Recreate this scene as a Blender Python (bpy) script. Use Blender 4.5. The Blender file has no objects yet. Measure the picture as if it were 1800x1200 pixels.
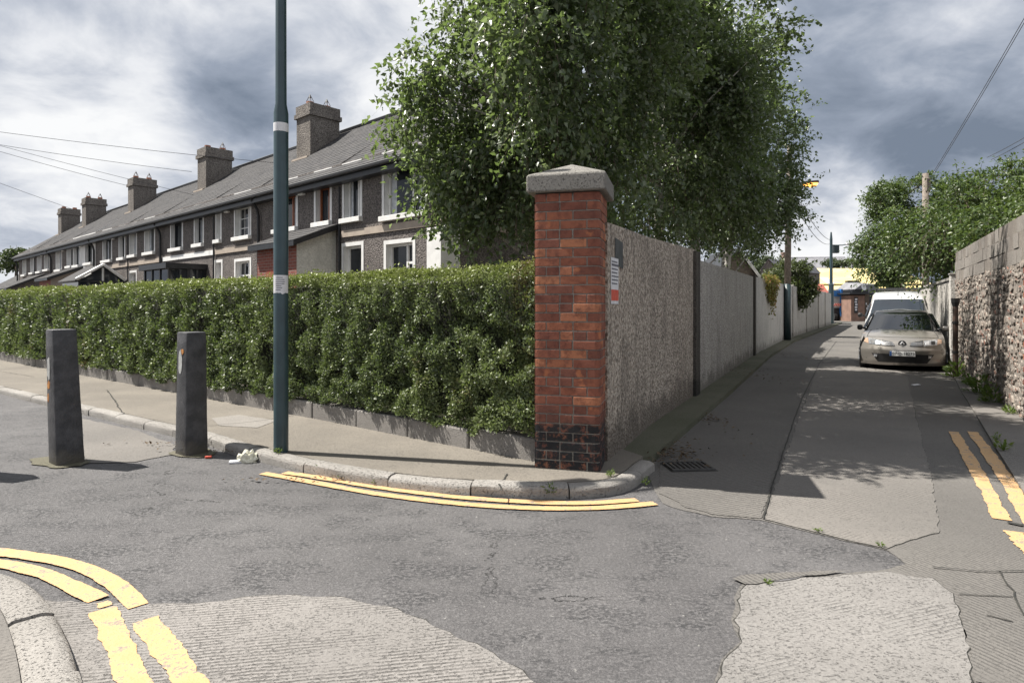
import bpy, bmesh, math, random
import numpy as np
from mathutils import Vector, Matrix
from mathutils.geometry import tessellate_polygon
random.seed(7); RNG = np.random.default_rng(11)
SC = bpy.context.scene
COL = SC.collection

# ------------------------------------------------------------------ camera
EYE, FOC, HOR = 1.46, 1100.0, 538.0
cam_d = bpy.data.cameras.new("camera"); cam = bpy.data.objects.new("camera", cam_d); COL.objects.link(cam)
cam.location = (0, 0, EYE); cam.rotation_euler = (math.radians(90), 0, 0)
cam_d.sensor_width = 36.0; cam_d.lens = 36.0 * FOC / 1800.0
cam_d.shift_y = -(600 - HOR) / 1800.0
cam_d.clip_start = 0.05; cam_d.clip_end = 3000
SC.camera = cam

# ------------------------------------------------------------------ light
SUN_H = Vector((-0.9756, 0.2195, 0)).normalized(); SUN_EL = math.radians(57)
sun_dir = Vector((SUN_H.x * math.cos(SUN_EL), SUN_H.y * math.cos(SUN_EL), math.sin(SUN_EL)))
sd = bpy.data.lights.new("sun", 'SUN'); sd.energy = 5.0; sd.angle = math.radians(0.55); sd.color = (1.0, 0.955, 0.88)
so = bpy.data.objects.new("sun", sd); COL.objects.link(so)
so.rotation_euler = sun_dir.to_track_quat('Z', 'Y').to_euler(); so.location = (0, 0, 30)

class NT:
    """tiny node-tree helper"""
    def __init__(s, nt): s.nt = nt; s.n = nt.nodes; s.l = nt.links
    def new(s, t, **kw):
        n = s.n.new(t)
        for k, v in kw.items(): setattr(n, k, v)
        return n
    def put(s, sock, v):
        if hasattr(v, 'is_linked'): s.l.new(v, sock)
        elif isinstance(v, (tuple, list)) and len(v) == 3 and sock.type == 'RGBA': sock.default_value = (*v, 1)
        else: sock.default_value = v
    def math(s, op, a, b=0.0, c=0.0, clamp=False):
        n = s.new('ShaderNodeMath', operation=op, use_clamp=clamp)
        for i, v in enumerate((a, b, c)): s.put(n.inputs[i], v)
        return n.outputs[0]
    def vmath(s, op, a, b=(0, 0, 0)):
        n = s.new('ShaderNodeVectorMath', operation=op)
        s.put(n.inputs[0], a)
        if op == 'SCALE': s.put(n.inputs['Scale'], b)
        else: s.put(n.inputs[1], b)
        return n.outputs['Value'] if op in ('DOT_PRODUCT', 'LENGTH') else n.outputs[0]
    def mix(s, fac, a, b, blend='MIX'):
        n = s.new('ShaderNodeMix', data_type='RGBA', blend_type=blend); n.clamp_factor = True
        s.put(n.inputs[0], fac); s.put(n.inputs[6], a); s.put(n.inputs[7], b)
        return n.outputs[2]
    def ramp(s, fac, lo, hi, smooth=True):
        n = s.new('ShaderNodeMapRange', interpolation_type='SMOOTHSTEP' if smooth else 'LINEAR')
        s.put(n.inputs[0], fac); n.inputs[1].default_value = lo; n.inputs[2].default_value = hi
        return n.outputs[0]
    def noise(s, vec, scale, detail=6, rough=0.55, dist=0.0):
        n = s.new('ShaderNodeTexNoise'); s.put(n.inputs['Vector'], vec)
        n.inputs['Scale'].default_value = scale; n.inputs['Detail'].default_value = detail
        n.inputs['Roughness'].default_value = rough; n.inputs['Distortion'].default_value = dist
        return n.outputs[0]
    def voro(s, vec, scale, feature='F1', out=0):
        n = s.new('ShaderNodeTexVoronoi', feature=feature); s.put(n.inputs['Vector'], vec)
        n.inputs['Scale'].default_value = scale
        return n.outputs[out]
    def scale(s, vec, v): return s.vmath('MULTIPLY', vec, v)

w = bpy.data.worlds.new("World"); SC.world = w; w.use_nodes = True
t = NT(w.node_tree); t.n.clear()
sky = t.new('ShaderNodeTexSky', sky_type='NISHITA'); sky.sun_disc = False
sky.sun_elevation = SUN_EL; sky.sun_rotation = math.atan2(SUN_H.x, SUN_H.y)
sky.air_density = 1.0; sky.dust_density = 1.5
bg1 = t.new('ShaderNodeBackground'); bg1.inputs[1].default_value = 0.08; t.l.new(sky.outputs[0], bg1.inputs[0])
gen = t.new('ShaderNodeTexCoord').outputs['Generated']
sep = t.new('ShaderNodeSeparateXYZ'); t.l.new(gen, sep.inputs[0])
zz = t.math('ADD', t.math('MAXIMUM', sep.outputs[2], 0.0), 0.32)
comb = t.new('ShaderNodeCombineXYZ')
t.put(comb.inputs[0], t.math('DIVIDE', sep.outputs[0], zz)); t.put(comb.inputs[1], t.math('DIVIDE', sep.outputs[1], zz)); comb.inputs[2].default_value = 3.7
cp = comb.outputs[0]
big = t.noise(cp, 1.35, 8, 0.52, 0.3)
fine = t.noise(cp, 4.2, 8, 0.58, 0.35)
cl = t.math('ADD', t.math('MULTIPLY_ADD', big, 1.0, -.205), t.math('MULTIPLY', fine, 0.58))
def blob(px, py, rad, wgt):
    d = Vector(((px - 900) / FOC, 1, (HOR - py) / FOC)).normalized()
    dt = t.vmath('DOT_PRODUCT', gen, tuple(d))
    return t.math('MULTIPLY', t.ramp(dt, math.cos(math.radians(rad)), 1.0), wgt)
bias = None
for b in ((110, 150, 10, 0.09), (180, 320, 9, .05), (380, 130, 14, -.07), (250, 330, 9, .06), (60, 360, 13, -0.05), (330, 60, 13, -0.09), (170, 230, 9, 0.10), (620, 200, 8, 0.12), (30, 30, 9, -.12), (1500, 120, 22, -0.17), (1700, 170, 9, 0.10), (1450, 385, 7, 0.30), (1560, 245, 12, -0.10), (1440, 350, 3, -0.1),
          (520, 120, 12, -0.06), (1790, 250, 10, -0.10), (20, 480, 8, 0.1)):
    v = blob(*b); bias = v if bias is None else t.math('ADD', bias, v)
clb = t.math('ADD', cl, bias)
cr = t.new('ShaderNodeValToRGB'); t.l.new(clb, cr.inputs[0])
el = cr.color_ramp.elements
el[0].position = 0.28; el[0].color = (0.20, 0.245, 0.32, 1)
el[1].position = 0.76; el[1].color = (0.98, 0.99, 1.0, 1)
e = el.new(0.43); e.color = (0.34, 0.39, 0.48, 1)
e = el.new(0.55); e.color = (0.56, 0.60, 0.68, 1)
e = el.new(0.66); e.color = (0.83, 0.85, 0.89, 1)
bg2 = t.new('ShaderNodeBackground'); bg2.inputs[1].default_value = 0.475; t.l.new(cr.outputs[0], bg2.inputs[0])
mixs = t.new('ShaderNodeMixShader')
cov = t.ramp(t.math('ADD', t.noise(cp, 0.8, 5, 0.5), t.math('MULTIPLY', bias, 0.4)), 0.08, 0.27)
t.l.new(cov, mixs.inputs[0]); t.l.new(bg1.outputs[0], mixs.inputs[1]); t.l.new(bg2.outputs[0], mixs.inputs[2])
wo = t.new('ShaderNodeOutputWorld'); t.l.new(mixs.outputs[0], wo.inputs[0])

SC.view_settings.view_transform = 'Standard'; SC.view_settings.look = 'None'
SC.view_settings.gamma = 1.0; SC.view_settings.use_curve_mapping = False
SC.view_settings.exposure = 1.05

# ------------------------------------------------------------------ helpers
def P(px, py, z=0.0):                 # point of the ground plane z seen at photo pixel
    Y = FOC * (EYE - z) / (py - HOR)
    return Vector(((px - 900) / FOC * Y, Y, z))
def Q(px, py, Y):                     # point at depth Y seen at photo pixel
    return Vector(((px - 900) / FOC * Y, Y, EYE + (HOR - py) / FOC * Y))
def wloc(o):
    v = Vector((0, 0, 0))
    while o is not None: v += o.location; o = o.parent
    return v
def tag(o, label=None, cat=None, group=None, kind=None):
    if label: o['label'] = label
    if cat: o['category'] = cat
    if group: o['group'] = group
    if kind: o['kind'] = kind
    return o
def thing(name, loc, label, cat, group=None, rot=0.0):
    o = bpy.data.objects.new(name, None); COL.objects.link(o); o.location = loc; o.rotation_euler = (0, 0, rot)
    o.empty_display_size = 0.2
    return tag(o, label, cat, group)
def link(name, me, parent=None, loc=(0, 0, 0)):
    o = bpy.data.objects.new(name, me); COL.objects.link(o); o.location = loc
    if parent is not None: o.parent = parent
    return o
class MB:
    def __init__(s): s.v = []; s.f = []; s.m = []; s.uv = []
    def add(s, verts, faces, mi=0, uvs=None):
        b = len(s.v); s.v += [tuple(q) for q in verts]
        for k, fc in enumerate(faces):
            s.f.append([b + i for i in fc]); s.m.append(mi)
            s.uv.append(uvs[k] if uvs else None)
        return s
    def quad(s, a, b, c, d, mi=0, uv=None): return s.add([a, b, c, d], [(0, 1, 2, 3)], mi, [uv] if uv else None)
    def frame_box(s, o, x, y, z, mi=0):         # origin corner + three edge vectors
        o, x, y, z = Vector(o), Vector(x), Vector(y), Vector(z)
        vs = [o, o + x, o + x + y, o + y, o + z, o + x + z, o + x + y + z, o + y + z]
        return s.add(vs, [(0, 3, 2, 1), (4, 5, 6, 7), (0, 1, 5, 4), (1, 2, 6, 5), (2, 3, 7, 6), (3, 0, 4, 7)], mi)
    def box(s, lo, hi, mi=0):
        lo, hi = Vector(lo), Vector(hi); d = hi - lo
        return s.frame_box(lo, (d.x, 0, 0), (0, d.y, 0), (0, 0, d.z), mi)
    def cbox(s, c, sz, mi=0, rz=0.0):
        R = Matrix.Rotation(rz, 3, 'Z'); c = Vector(c); sz = Vector(sz)
        return s.frame_box(c - R @ (sz / 2), R @ Vector((sz.x, 0, 0)), R @ Vector((0, sz.y, 0)), Vector((0, 0, sz.z)), mi)
    def prism(s, poly, z0, z1, mi=0):
        n = len(poly); vs = [(p[0], p[1], z0) for p in poly] + [(p[0], p[1], z1) for p in poly]
        s.add(vs, [tuple(range(n - 1, -1, -1)), tuple(range(n, 2 * n))] + [(i, (i + 1) % n, n + (i + 1) % n, n + i) for i in range(n)], mi)
        return s
    def tube(s, pts, rad, n=8, mi=0, cap=True):
        pts = [Vector(p) for p in pts]; k = len(pts)
        if not hasattr(rad, '__len__'): rad = [rad] * k
        vs = []; up = Vector((0, 0, 1)); prev = None
        for i, p in enumerate(pts):
            d = (pts[min(i + 1, k - 1)] - pts[max(i - 1, 0)]).normalized()
            if prev is None:
                a = d.orthogonal().normalized()
            else:
                a = (prev - d * prev.dot(d)); a = a.normalized() if a.length > 1e-5 else d.orthogonal().normalized()
            prev = a; b = d.cross(a)
            for j in range(n):
                g = 2 * math.pi * j / n; vs.append(p + (a * math.cos(g) + b * math.sin(g)) * rad[i])
        fs = [(i * n + j, i * n + (j + 1) % n, (i + 1) * n + (j + 1) % n, (i + 1) * n + j) for i in range(k - 1) for j in range(n)]
        if cap: fs += [tuple(range(n - 1, -1, -1)), tuple((k - 1) * n + j for j in range(n))]
        return s.add(vs, fs, mi)
    def sheet(s, poly, z, mi=0):
        pts = [Vector((p[0], p[1], z)) for p in poly]
        tris = tessellate_polygon([pts]); fs = []
        for tr in tris:
            a, b, c = (pts[i] for i in tr)
            fs.append(tr if (b - a).cross(c - a).z > 0 else (tr[0], tr[2], tr[1]))
        return s.add(pts, fs, mi)
    def build(s, name, mats, parent=None, local=False, smooth=False, loc=None, bevel=0.0, auto=None, weld=False):
        off = Vector((0, 0, 0)) if local else (wloc(parent) if parent is not None else Vector((0, 0, 0)))
        if loc is not None: off = off + Vector(loc) if local else Vector(loc)
        me = bpy.data.meshes.new(name)
        me.from_pydata([Vector(q) - (off if not local else Vector((0, 0, 0))) for q in s.v], [], s.f)
        if not isinstance(mats, (list, tuple)): mats = [mats]
        for mm in mats: me.materials.append(mm)
        me.polygons.foreach_set('material_index', s.m)
        if any(u is not None for u in s.uv):
            ul = me.uv_layers.new(name='UVMap'); i = 0
            for p, u in zip(me.polygons, s.uv):
                for k, li in enumerate(p.loop_indices):
                    if u is not None: ul.data[li].uv = u[k]
        if weld:
            bm = bmesh.new(); bm.from_mesh(me); bmesh.ops.remove_doubles(bm, verts=bm.verts, dist=1e-4); bm.to_mesh(me); bm.free()
        if bevel > 0:
            bm = bmesh.new(); bm.from_mesh(me); bmesh.ops.remove_doubles(bm, verts=bm.verts, dist=1e-5)
            eds = [e for e in bm.edges if len(e.link_faces) == 2 and e.calc_face_angle(0) > 0.5]
            bmesh.ops.bevel(bm, geom=eds, offset=bevel, segments=2, profile=0.5, affect='EDGES', clamp_overlap=True)
            bm.to_mesh(me); bm.free()
        if smooth: me.polygons.foreach_set('use_smooth', [True] * len(me.polygons))
        if auto is not None: me.polygons.foreach_set('use_smooth', [True] * len(me.polygons)); me.set_sharp_from_angle(angle=auto)
        me.update()
        o = link(name, me, parent)
        if loc is not None: o.location = Vector(loc) - (wloc(parent) if parent is not None and not local else Vector((0, 0, 0)))
        return o

# ------------------------------------------------------------------ materials
def mat_base(name):
    m = bpy.data.materials.new(name); m.use_nodes = True
    t = NT(m.node_tree); b = t.n['Principled BSDF']
    return m, t, b
def world_pos(t): return t.new('ShaderNodeNewGeometry').outputs['Position']
def obj_pos(t): return t.new('ShaderNodeTexCoord').outputs['Object']
def bump(t, b, h, strength=0.4, dist=0.01):
    n = t.new('ShaderNodeBump'); n.inputs['Strength'].default_value = strength; n.inputs['Distance'].default_value = dist
    t.put(n.inputs['Height'], h); t.l.new(n.outputs[0], b.inputs['Normal'])
def simple(name, c1, c2=None, scale=8.0, rough=0.6, metal=0.0, bmp=0.0, spec=0.5, rnd=0.0, obj=False, detail=6, lo=0.35, hi=0.65, coat=0.0):
    m, t, b = mat_base(name)
    c2 = c2 or tuple(x * 0.75 for x in c1)
    p = obj_pos(t) if obj else world_pos(t)
    nz = t.noise(p, scale, detail)
    col = t.mix(t.ramp(nz, lo, hi), c2, c1)
    if rnd:
        r = t.new('ShaderNodeObjectInfo').outputs['Random']
        k = t.math('ADD', t.math('MULTIPLY', r, 2 * rnd), 1 - rnd)
        hs = t.new('ShaderNodeHueSaturation'); t.l.new(col, hs.inputs['Color']); t.l.new(k, hs.inputs['Value']); col = hs.outputs[0]
    t.put(b.inputs['Base Color'], col)
    b.inputs['Roughness'].default_value = rough; b.inputs['Metallic'].default_value = metal
    b.inputs['Specular IOR Level'].default_value = spec; b.inputs['Coat Weight'].default_value = coat; b.inputs['Coat Roughness'].default_value = 0.05
    if bmp: bump(t, b, t.noise(p, scale * 6, 4), bmp, 0.01)
    return m
M = {}
def mk_asphalt():
    m, t, b = mat_base('asphalt'); p = world_pos(t)
    large = t.noise(p, 0.9, 5, 0.55); mid = t.noise(p, 5, 6, 0.6); g = t.noise(p, 60, 3, 0.7); st = t.voro(p, 75)
    col = t.mix(t.ramp(large, .35, .68), (0.120, 0.114, 0.115), (0.172, 0.164, 0.164))
    pit = t.ramp(t.noise(t.scale(p, (1, 1.7, 1)), 30, 6, .85), .50, .54)
    col = t.mix(t.math('MULTIPLY', t.ramp(t.noise(t.scale(p, (1, 1.5, 1)), 2.6, 6, .7), .44, .62), pit), col, (0.022, 0.022, 0.024))
    col = t.mix(t.math('MULTIPLY', t.ramp(g, .3, .75), 0.5), t.mix(0.5, col, (0.05, .05, .052)), t.mix(.3, col, (0.2, .195, .19)))
    col = t.mix(t.math('MULTIPLY', t.ramp(t.noise(p, 34, 2, .5), .7, .76), 0.6), col, (0.34, 0.33, 0.31))
    # hair cracks
    cr = t.voro(t.vmath('ADD', p, t.vmath('SCALE', p, 0.0)), 0.55, 'DISTANCE_TO_EDGE')
    crn = t.math('ADD', cr, t.math('MULTIPLY', t.math('SUBTRACT', t.noise(p, 3.0, 8, .7), .5), 0.22))
    crack = t.math('LESS_THAN', t.math('ABSOLUTE', crn), 0.0035)
    crack = t.math('MULTIPLY', crack, t.ramp(t.noise(p, 0.5, 2), .5, .6))
    col = t.mix(crack, col, (0.02, 0.02, 0.02))
    t.put(b.inputs['Base Color'], col); b.inputs['Roughness'].default_value = 0.72; b.inputs['Specular IOR Level'].default_value = 0.35
    h = t.math('ADD', t.math('MULTIPLY', st, 0.6), t.math('ADD', t.math('MULTIPLY', mid, 1.2), g))
    bump(t, b, t.math('SUBTRACT', h, t.math('MULTIPLY', pit, .8)), 0.6, 0.012)
    return m
def mk_concrete(name, c1, c2, groove=None, gscale=22.0, gang=0.0, gmask=0.5, dark=(0.09, .085, .08), bs=0.5, gdist=1.2):
    m, t, b = mat_base(name); p = world_pos(t)
    large = t.noise(p, 0.8, 5, 0.6); g = t.noise(p, 90, 3, 0.7); mid = t.noise(p, 9, 6, 0.65)
    col = t.mix(t.ramp(large, .3, .7), c2, c1)
    col = t.mix(t.math('MULTIPLY', t.ramp(g, .38, .68), 0.6), t.mix(0.35, col, dark), col)
    col = t.mix(t.math('MULTIPLY', t.ramp(mid, .55, .75), .5), col, t.mix(.5, col, dark))
    pit = t.ramp(t.noise(t.scale(p, (1, 1.6, 1)), 62, 4, .7), .56, .68)
    col = t.mix(t.math('MULTIPLY', pit, 0.6), col, dark)
    h = t.math('ADD', t.math('MULTIPLY', g, 0.5), t.math('MULTIPLY', t.math('SUBTRACT', 1.0, pit), .8))
    if groove:
        mp = t.new('ShaderNodeMapping'); t.l.new(p, mp.inputs[0]); mp.inputs['Rotation'].default_value = (0, 0, gang)
        wv = t.new('ShaderNodeTexWave', bands_direction='X'); t.l.new(mp.outputs[0], wv.inputs[0])
        wv.inputs['Scale'].default_value = gscale; wv.inputs['Distortion'].default_value = gdist; wv.inputs['Detail'].default_value = 3; wv.inputs['Detail Scale'].default_value = 0.6
        msk = t.ramp(t.noise(p, 1.6, 5, .65), gmask - .1, gmask + .12)
        gr = t.math('MULTIPLY', t.ramp(wv.outputs['Fac'], .5, .12), msk)
        gr = t.math('MULTIPLY', gr, t.ramp(t.noise(p, 34, 4, .7), .36, .56))
        col = t.mix(t.math('MULTIPLY', gr, groove), col, dark)
        h = t.math('ADD', h, t.math('MULTIPLY', gr, -1.2))
    t.put(b.inputs['Base Color'], col); b.inputs['Roughness'].default_value = 0.85; b.inputs['Specular IOR Level'].default_value = 0.25
    bump(t, b, h, bs, 0.018)
    return m
def mk_roughcast(name, c1, c2, dirt, scale=55.0, streak=0.6, low=0.0, bs=0.9):
    """pebble-dash render with rain streaks; dirt grows where noise says, and along the foot up to height low"""
    m, t, b = mat_base(name); p = world_pos(t)
    v = t.voro(p, scale); g = t.noise(p, scale * .8, 4, .7)
    col = t.mix(t.ramp(g, .36, .64), c2, c1)
    if streak:
        s = t.noise(t.scale(p, (1, 1, 0.25)), 3.6, 6, .68)
        col = t.mix(t.math('MULTIPLY', t.ramp(s, .45, .68), streak), col, dirt)
    s2 = t.noise(p, 1.3, 5, .6)
    col = t.mix(t.math('MULTIPLY', t.ramp(s2, .48, .72), .5), col, t.mix(.6, col, dirt))
    if low:
        z = t.new('ShaderNodeSeparateXYZ'); t.l.new(p, z.inputs[0])
        zz = t.math('ADD', z.outputs[2], t.math('MULTIPLY', t.math('SUBTRACT', t.noise(p, 3.5, 6, .65), .5), 0.9))
        col = t.mix(t.math('MULTIPLY', t.ramp(zz, low, low * .35), .8), col, dirt)
    t.put(b.inputs['Base Color'], col); b.inputs['Roughness'].default_value = 0.9; b.inputs['Specular IOR Level'].default_value = 0.2
    bump(t, b, t.math('ADD', t.math('MULTIPLY', v, 1.2), g), bs, 0.015)
    return m
def mk_leaf(name, c1, c2, c3, rough=0.4, trans=0.35, spec=0.5, ztop=None, topcol=None, zlo=1.4, pale=None):
    m, t, b = mat_base(name)
    r = t.new('ShaderNodeNewGeometry').outputs['Random Per Island']
    col = t.mix(r, c1, c2)
    col = t.mix(t.math('GREATER_THAN', r, 0.88 if not pale else .78), col, pale or c3)
    p = world_pos(t)
    col = t.mix(t.math('MULTIPLY', t.ramp(t.noise(p, 1.1, 3), .4, .65), .35), col, c3)
    if topcol:
        z = t.new('ShaderNodeSeparateXYZ'); t.l.new(p, z.inputs[0])
        zn = t.math('ADD', z.outputs[2], t.math('MULTIPLY', t.math('SUBTRACT', t.noise(p, 3, 4), .5), .35))
        col = t.mix(t.math('MULTIPLY', t.ramp(zn, zlo, ztop), .8), col, topcol)
    if topcol: col = t.mix(t.math('MULTIPLY', t.ramp(t.noise(t.scale(p, (1, 1, .55)), 1.15, 4, .6), .60, .70), t.math('GREATER_THAN', r, .35)), col, (0.13, .085, .04))
    t.put(b.inputs['Base Color'], col); b.inputs['Roughness'].default_value = rough; b.inputs['Specular IOR Level'].default_value = spec
    tr = t.new('ShaderNodeBsdfTranslucent'); t.put(tr.inputs[0], t.mix(.5, col, (0.16, 0.24, 0.03)))
    mx = t.new('ShaderNodeMixShader'); mx.inputs[0].default_value = trans
    out = t.n['Material Output']; t.l.new(b.outputs[0], mx.inputs[1]); t.l.new(tr.outputs[0], mx.inputs[2]); t.l.new(mx.outputs[0], out.inputs[0])
    return m
def mk_brick():
    m, t, b = mat_base('red_brick'); p = world_pos(t)
    r = t.new('ShaderNodeObjectInfo').outputs['Random']
    cr = t.new('ShaderNodeValToRGB'); t.l.new(r, cr.inputs[0]); el = cr.color_ramp.elements
    el[0].position = 0; el[0].color = (0.165, 0.066, 0.046, 1); el[1].position = 1; el[1].color = (0.42, 0.172, 0.09, 1)
    q = el.new(.35); q.color = (0.22, 0.078, 0.05, 1); q = el.new(.75); q.color = (0.30, 0.11, 0.062, 1)
    n1 = t.noise(p, 14, 6, .65); n2 = t.noise(p, 55, 4, .7); n3 = t.noise(p, 6, 5, .6)
    col = t.mix(t.ramp(n1, .42, .68), cr.outputs[0], t.mix(.6, cr.outputs[0], (0.085, .028, .022)))
    col = t.mix(t.math('MULTIPLY', t.ramp(n2, .5, .8), .5), col, (0.12, .05, .035))
    col = t.mix(t.math('MULTIPLY', t.ramp(n3, .60, .70), .6), col, (0.47, .17, .075))
    col = t.mix(t.math('MULTIPLY', t.ramp(t.noise(p, 7.3, 6, .7, .3), .69, .715), .7), col, (0.45, .36, .30))
    z = t.new('ShaderNodeSeparateXYZ'); t.l.new(p, z.inputs[0])
    zn = t.math('ADD', z.outputs[2], t.math('MULTIPLY', t.math('SUBTRACT', t.noise(p, 9, 6, .7), .5), 0.22))
    tar = t.math('MULTIPLY', t.ramp(zn, .50, .44), t.ramp(t.noise(p, 16, 6, .75), .62, .50))
    tar2 = t.math('MULTIPLY', t.ramp(zn, .66, .50), .45)
    col = t.mix(tar2, col, (0.05, .03, .028)); col = t.mix(tar, col, (0.017, .017, .019))
    t.put(b.inputs['Base Color'], col); b.inputs['Roughness'].default_value = 0.8; b.inputs['Specular IOR Level'].default_value = .3
    bump(t, b, t.math('ADD', n2, n1), .5, .008)
    return m
M['asphalt'] = mk_asphalt()
M['lane'] = mk_concrete('lane_concrete', (0.18, .169, .155), (0.125, .118, .11), .9, 11.0, math.radians(-24), .46)
M['lane_cross'] = mk_concrete('lane_cross_grooved', (0.175, .164, .15), (0.12, .113, .105), .9, 9.0, math.radians(64), .40)
M['slab_light'] = mk_concrete('slab_light', (0.225, .208, .19), (0.155, .145, .134), .5, 11.0, math.radians(58), .55)
M['slab_ridged'] = mk_concrete('slab_ridged', (0.32, .30, .283), (0.23, .217, .205), .7, 13.0, math.radians(80), .47, bs=.7, gdist=2.6)
M['footing'] = mk_concrete('mossy_footing', (0.18, .16, .125), (0.12, .112, .08), dark=(0.04, .045, .025), bs=.6)
M['slab_pale'] = mk_concrete('slab_pale', (0.29, .276, .262), (0.20, .19, .18), .3, 12.0, math.radians(70), .6, bs=.7)
M['paving'] = mk_concrete('footpath_concrete', (0.235, .21, .175), (0.17, .152, .128), bs=.6)
M['paving_pale'] = mk_concrete('footpath_pale', (0.29, .27, .245), (0.22, .205, .19), bs=.5)
M['kerb'] = mk_concrete('granite_kerb', (0.37, .35, .325), (0.27, .255, .235), dark=(0.15, .14, .13), bs=.9)
M['verge'] = mk_concrete('mossy_verge', (0.15, .145, .11), (0.10, .105, .07), bs=.6, dark=(0.05, .05, .035))
M['crack'] = simple('joint_dirt', (0.035, .033, .028), (0.02, .02, .018), 20, .95)
M['granite'] = mk_concrete('cap_granite', (0.30, .285, .26), (0.20, .19, .17), dark=(0.08, .075, .07), bs=1.0)
M['plinth'] = mk_concrete('plinth_concrete', (0.30, .28, .26), (0.22, .205, .19), dark=(0.10, .095, .088), bs=.7)
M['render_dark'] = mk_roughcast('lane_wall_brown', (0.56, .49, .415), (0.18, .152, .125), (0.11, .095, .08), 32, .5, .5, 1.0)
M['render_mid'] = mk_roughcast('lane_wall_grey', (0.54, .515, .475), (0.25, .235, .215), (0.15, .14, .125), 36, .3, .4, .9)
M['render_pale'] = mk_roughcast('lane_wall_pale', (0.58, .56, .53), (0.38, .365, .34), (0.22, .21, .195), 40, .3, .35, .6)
M['pier_dark'] = mk_roughcast('wall_pier_dark', (0.13, .115, .1), (0.07, .063, .055), (0.03, .03, .027), 55, .5, .5, .9)
M['dash'] = mk_roughcast('house_pebble_dash', (0.25, .222, .205), (0.075, .067, .065), (0.06, .056, .053), 34, .35, 0, 1.0)
M['dash_pale'] = mk_roughcast('porch_dash_pale', (0.72, .70, .64), (0.55, .53, .48), (0.3, .29, .26), 26, .2, 0, .6)
M['white_wall'] = simple('white_wall_paint', (0.74, .73, .71), (0.64, .63, .61), 3, .75, bmp=.2)
M['white'] = simple('white_paint', (0.80, .79, .77), (0.72, .71, .69), 6, .5)
M['tan'] = simple('tan_band', (0.42, .355, .29), (0.36, .30, .25), 4, .8, bmp=.2)
M['dark_trim'] = simple('dark_painted_trim', (0.018, .019, .022), (0.012, .013, .015), 8, .4)
M['black'] = simple('black_plastic', (0.02, .02, .022), (0.013, .013, .014), 10, .5)
M['glass'] = simple('window_glass', (0.025, .03, .036), (0.018, .022, .026), 2, .05, spec=.35)
M['curtain'] = simple('net_curtain', (0.55, .57, .6), (0.4, .42, .45), 9, .8)
M['wood_frame'] = simple('brown_window_wood', (0.30, .10, .04), (0.22, .07, .03), 20, .45)
M['wood'] = simple('weathered_pole_wood', (0.21, .175, .145), (0.13, .108, .09), 14, .85, bmp=.5)
M['green_paint'] = simple('green_lamp_paint', (0.030, .060, .070), (0.024, .048, .057), 5, .38, coat=.15)
M['green_dark'] = simple('dark_green_paint', (0.016, .035, .038), (0.011, .025, .028), 8, .4)
M['sticker'] = simple('paper_notice', (0.66, .66, .68), (0.58, .58, .6), 15, .6)
M['ink'] = simple('notice_ink', (0.12, .12, .15), (0.08, .08, .1), 15, .7)
M['red_ink'] = simple('poster_red', (0.62, .09, .05), (0.5, .07, .04), 15, .6)
def mk_bollard():
    m, t, b = mat_base('bollard_black_paint'); p = obj_pos(t)
    n = t.noise(p, 7, 6, .65); col = t.mix(t.ramp(n, .35, .68), (0.03, .03, .033), (0.068, .067, .071))
    col = t.mix(t.math('MULTIPLY', t.ramp(t.noise(t.scale(p, (1, 1, .35)), 16, 6, .75), .665, .70), .85), col, (0.20, .10, .05))
    col = t.mix(t.math('MULTIPLY', t.ramp(t.noise(p, 23, 5, .7, .4), .70, .72), .8), col, (0.32, .31, .29))
    z = t.new('ShaderNodeSeparateXYZ'); t.l.new(p, z.inputs[0])
    zz = t.math('ADD', z.outputs[2], t.math('MULTIPLY', t.math('SUBTRACT', t.noise(p, 8, 5), .5), .3))
    col = t.mix(t.math('MULTIPLY', t.ramp(zz, .16, .0), .6), col, (0.13, .115, .09))
    t.put(b.inputs['Base Color'], col); b.inputs['Roughness'].default_value = .5; bump(t, b, t.math('ADD', n, t.noise(p, 60, 4)), .5, .012); return m
M['bollard'] = mk_bollard()
M['chip'] = simple('chipped_grey_paint', (0.4, .4, .39), (0.3, .3, .29), 30, .7)
M['rust'] = simple('rust_patch', (0.45, .2, .05), (0.3, .12, .03), 30, .8)
M['mortar'] = mk_concrete('pillar_mortar', (0.34, .315, .28), (0.25, .23, .2), bs=.6)
M['brick'] = mk_brick()
M['block'] = mk_concrete('wall_block', (0.35, .32, .29), (0.23, .21, .19), bs=1.0)
M['rubble_mortar'] = mk_concrete('rubble_mortar', (0.31, .275, .24), (0.20, .175, .155), bs=1.0)
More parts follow.
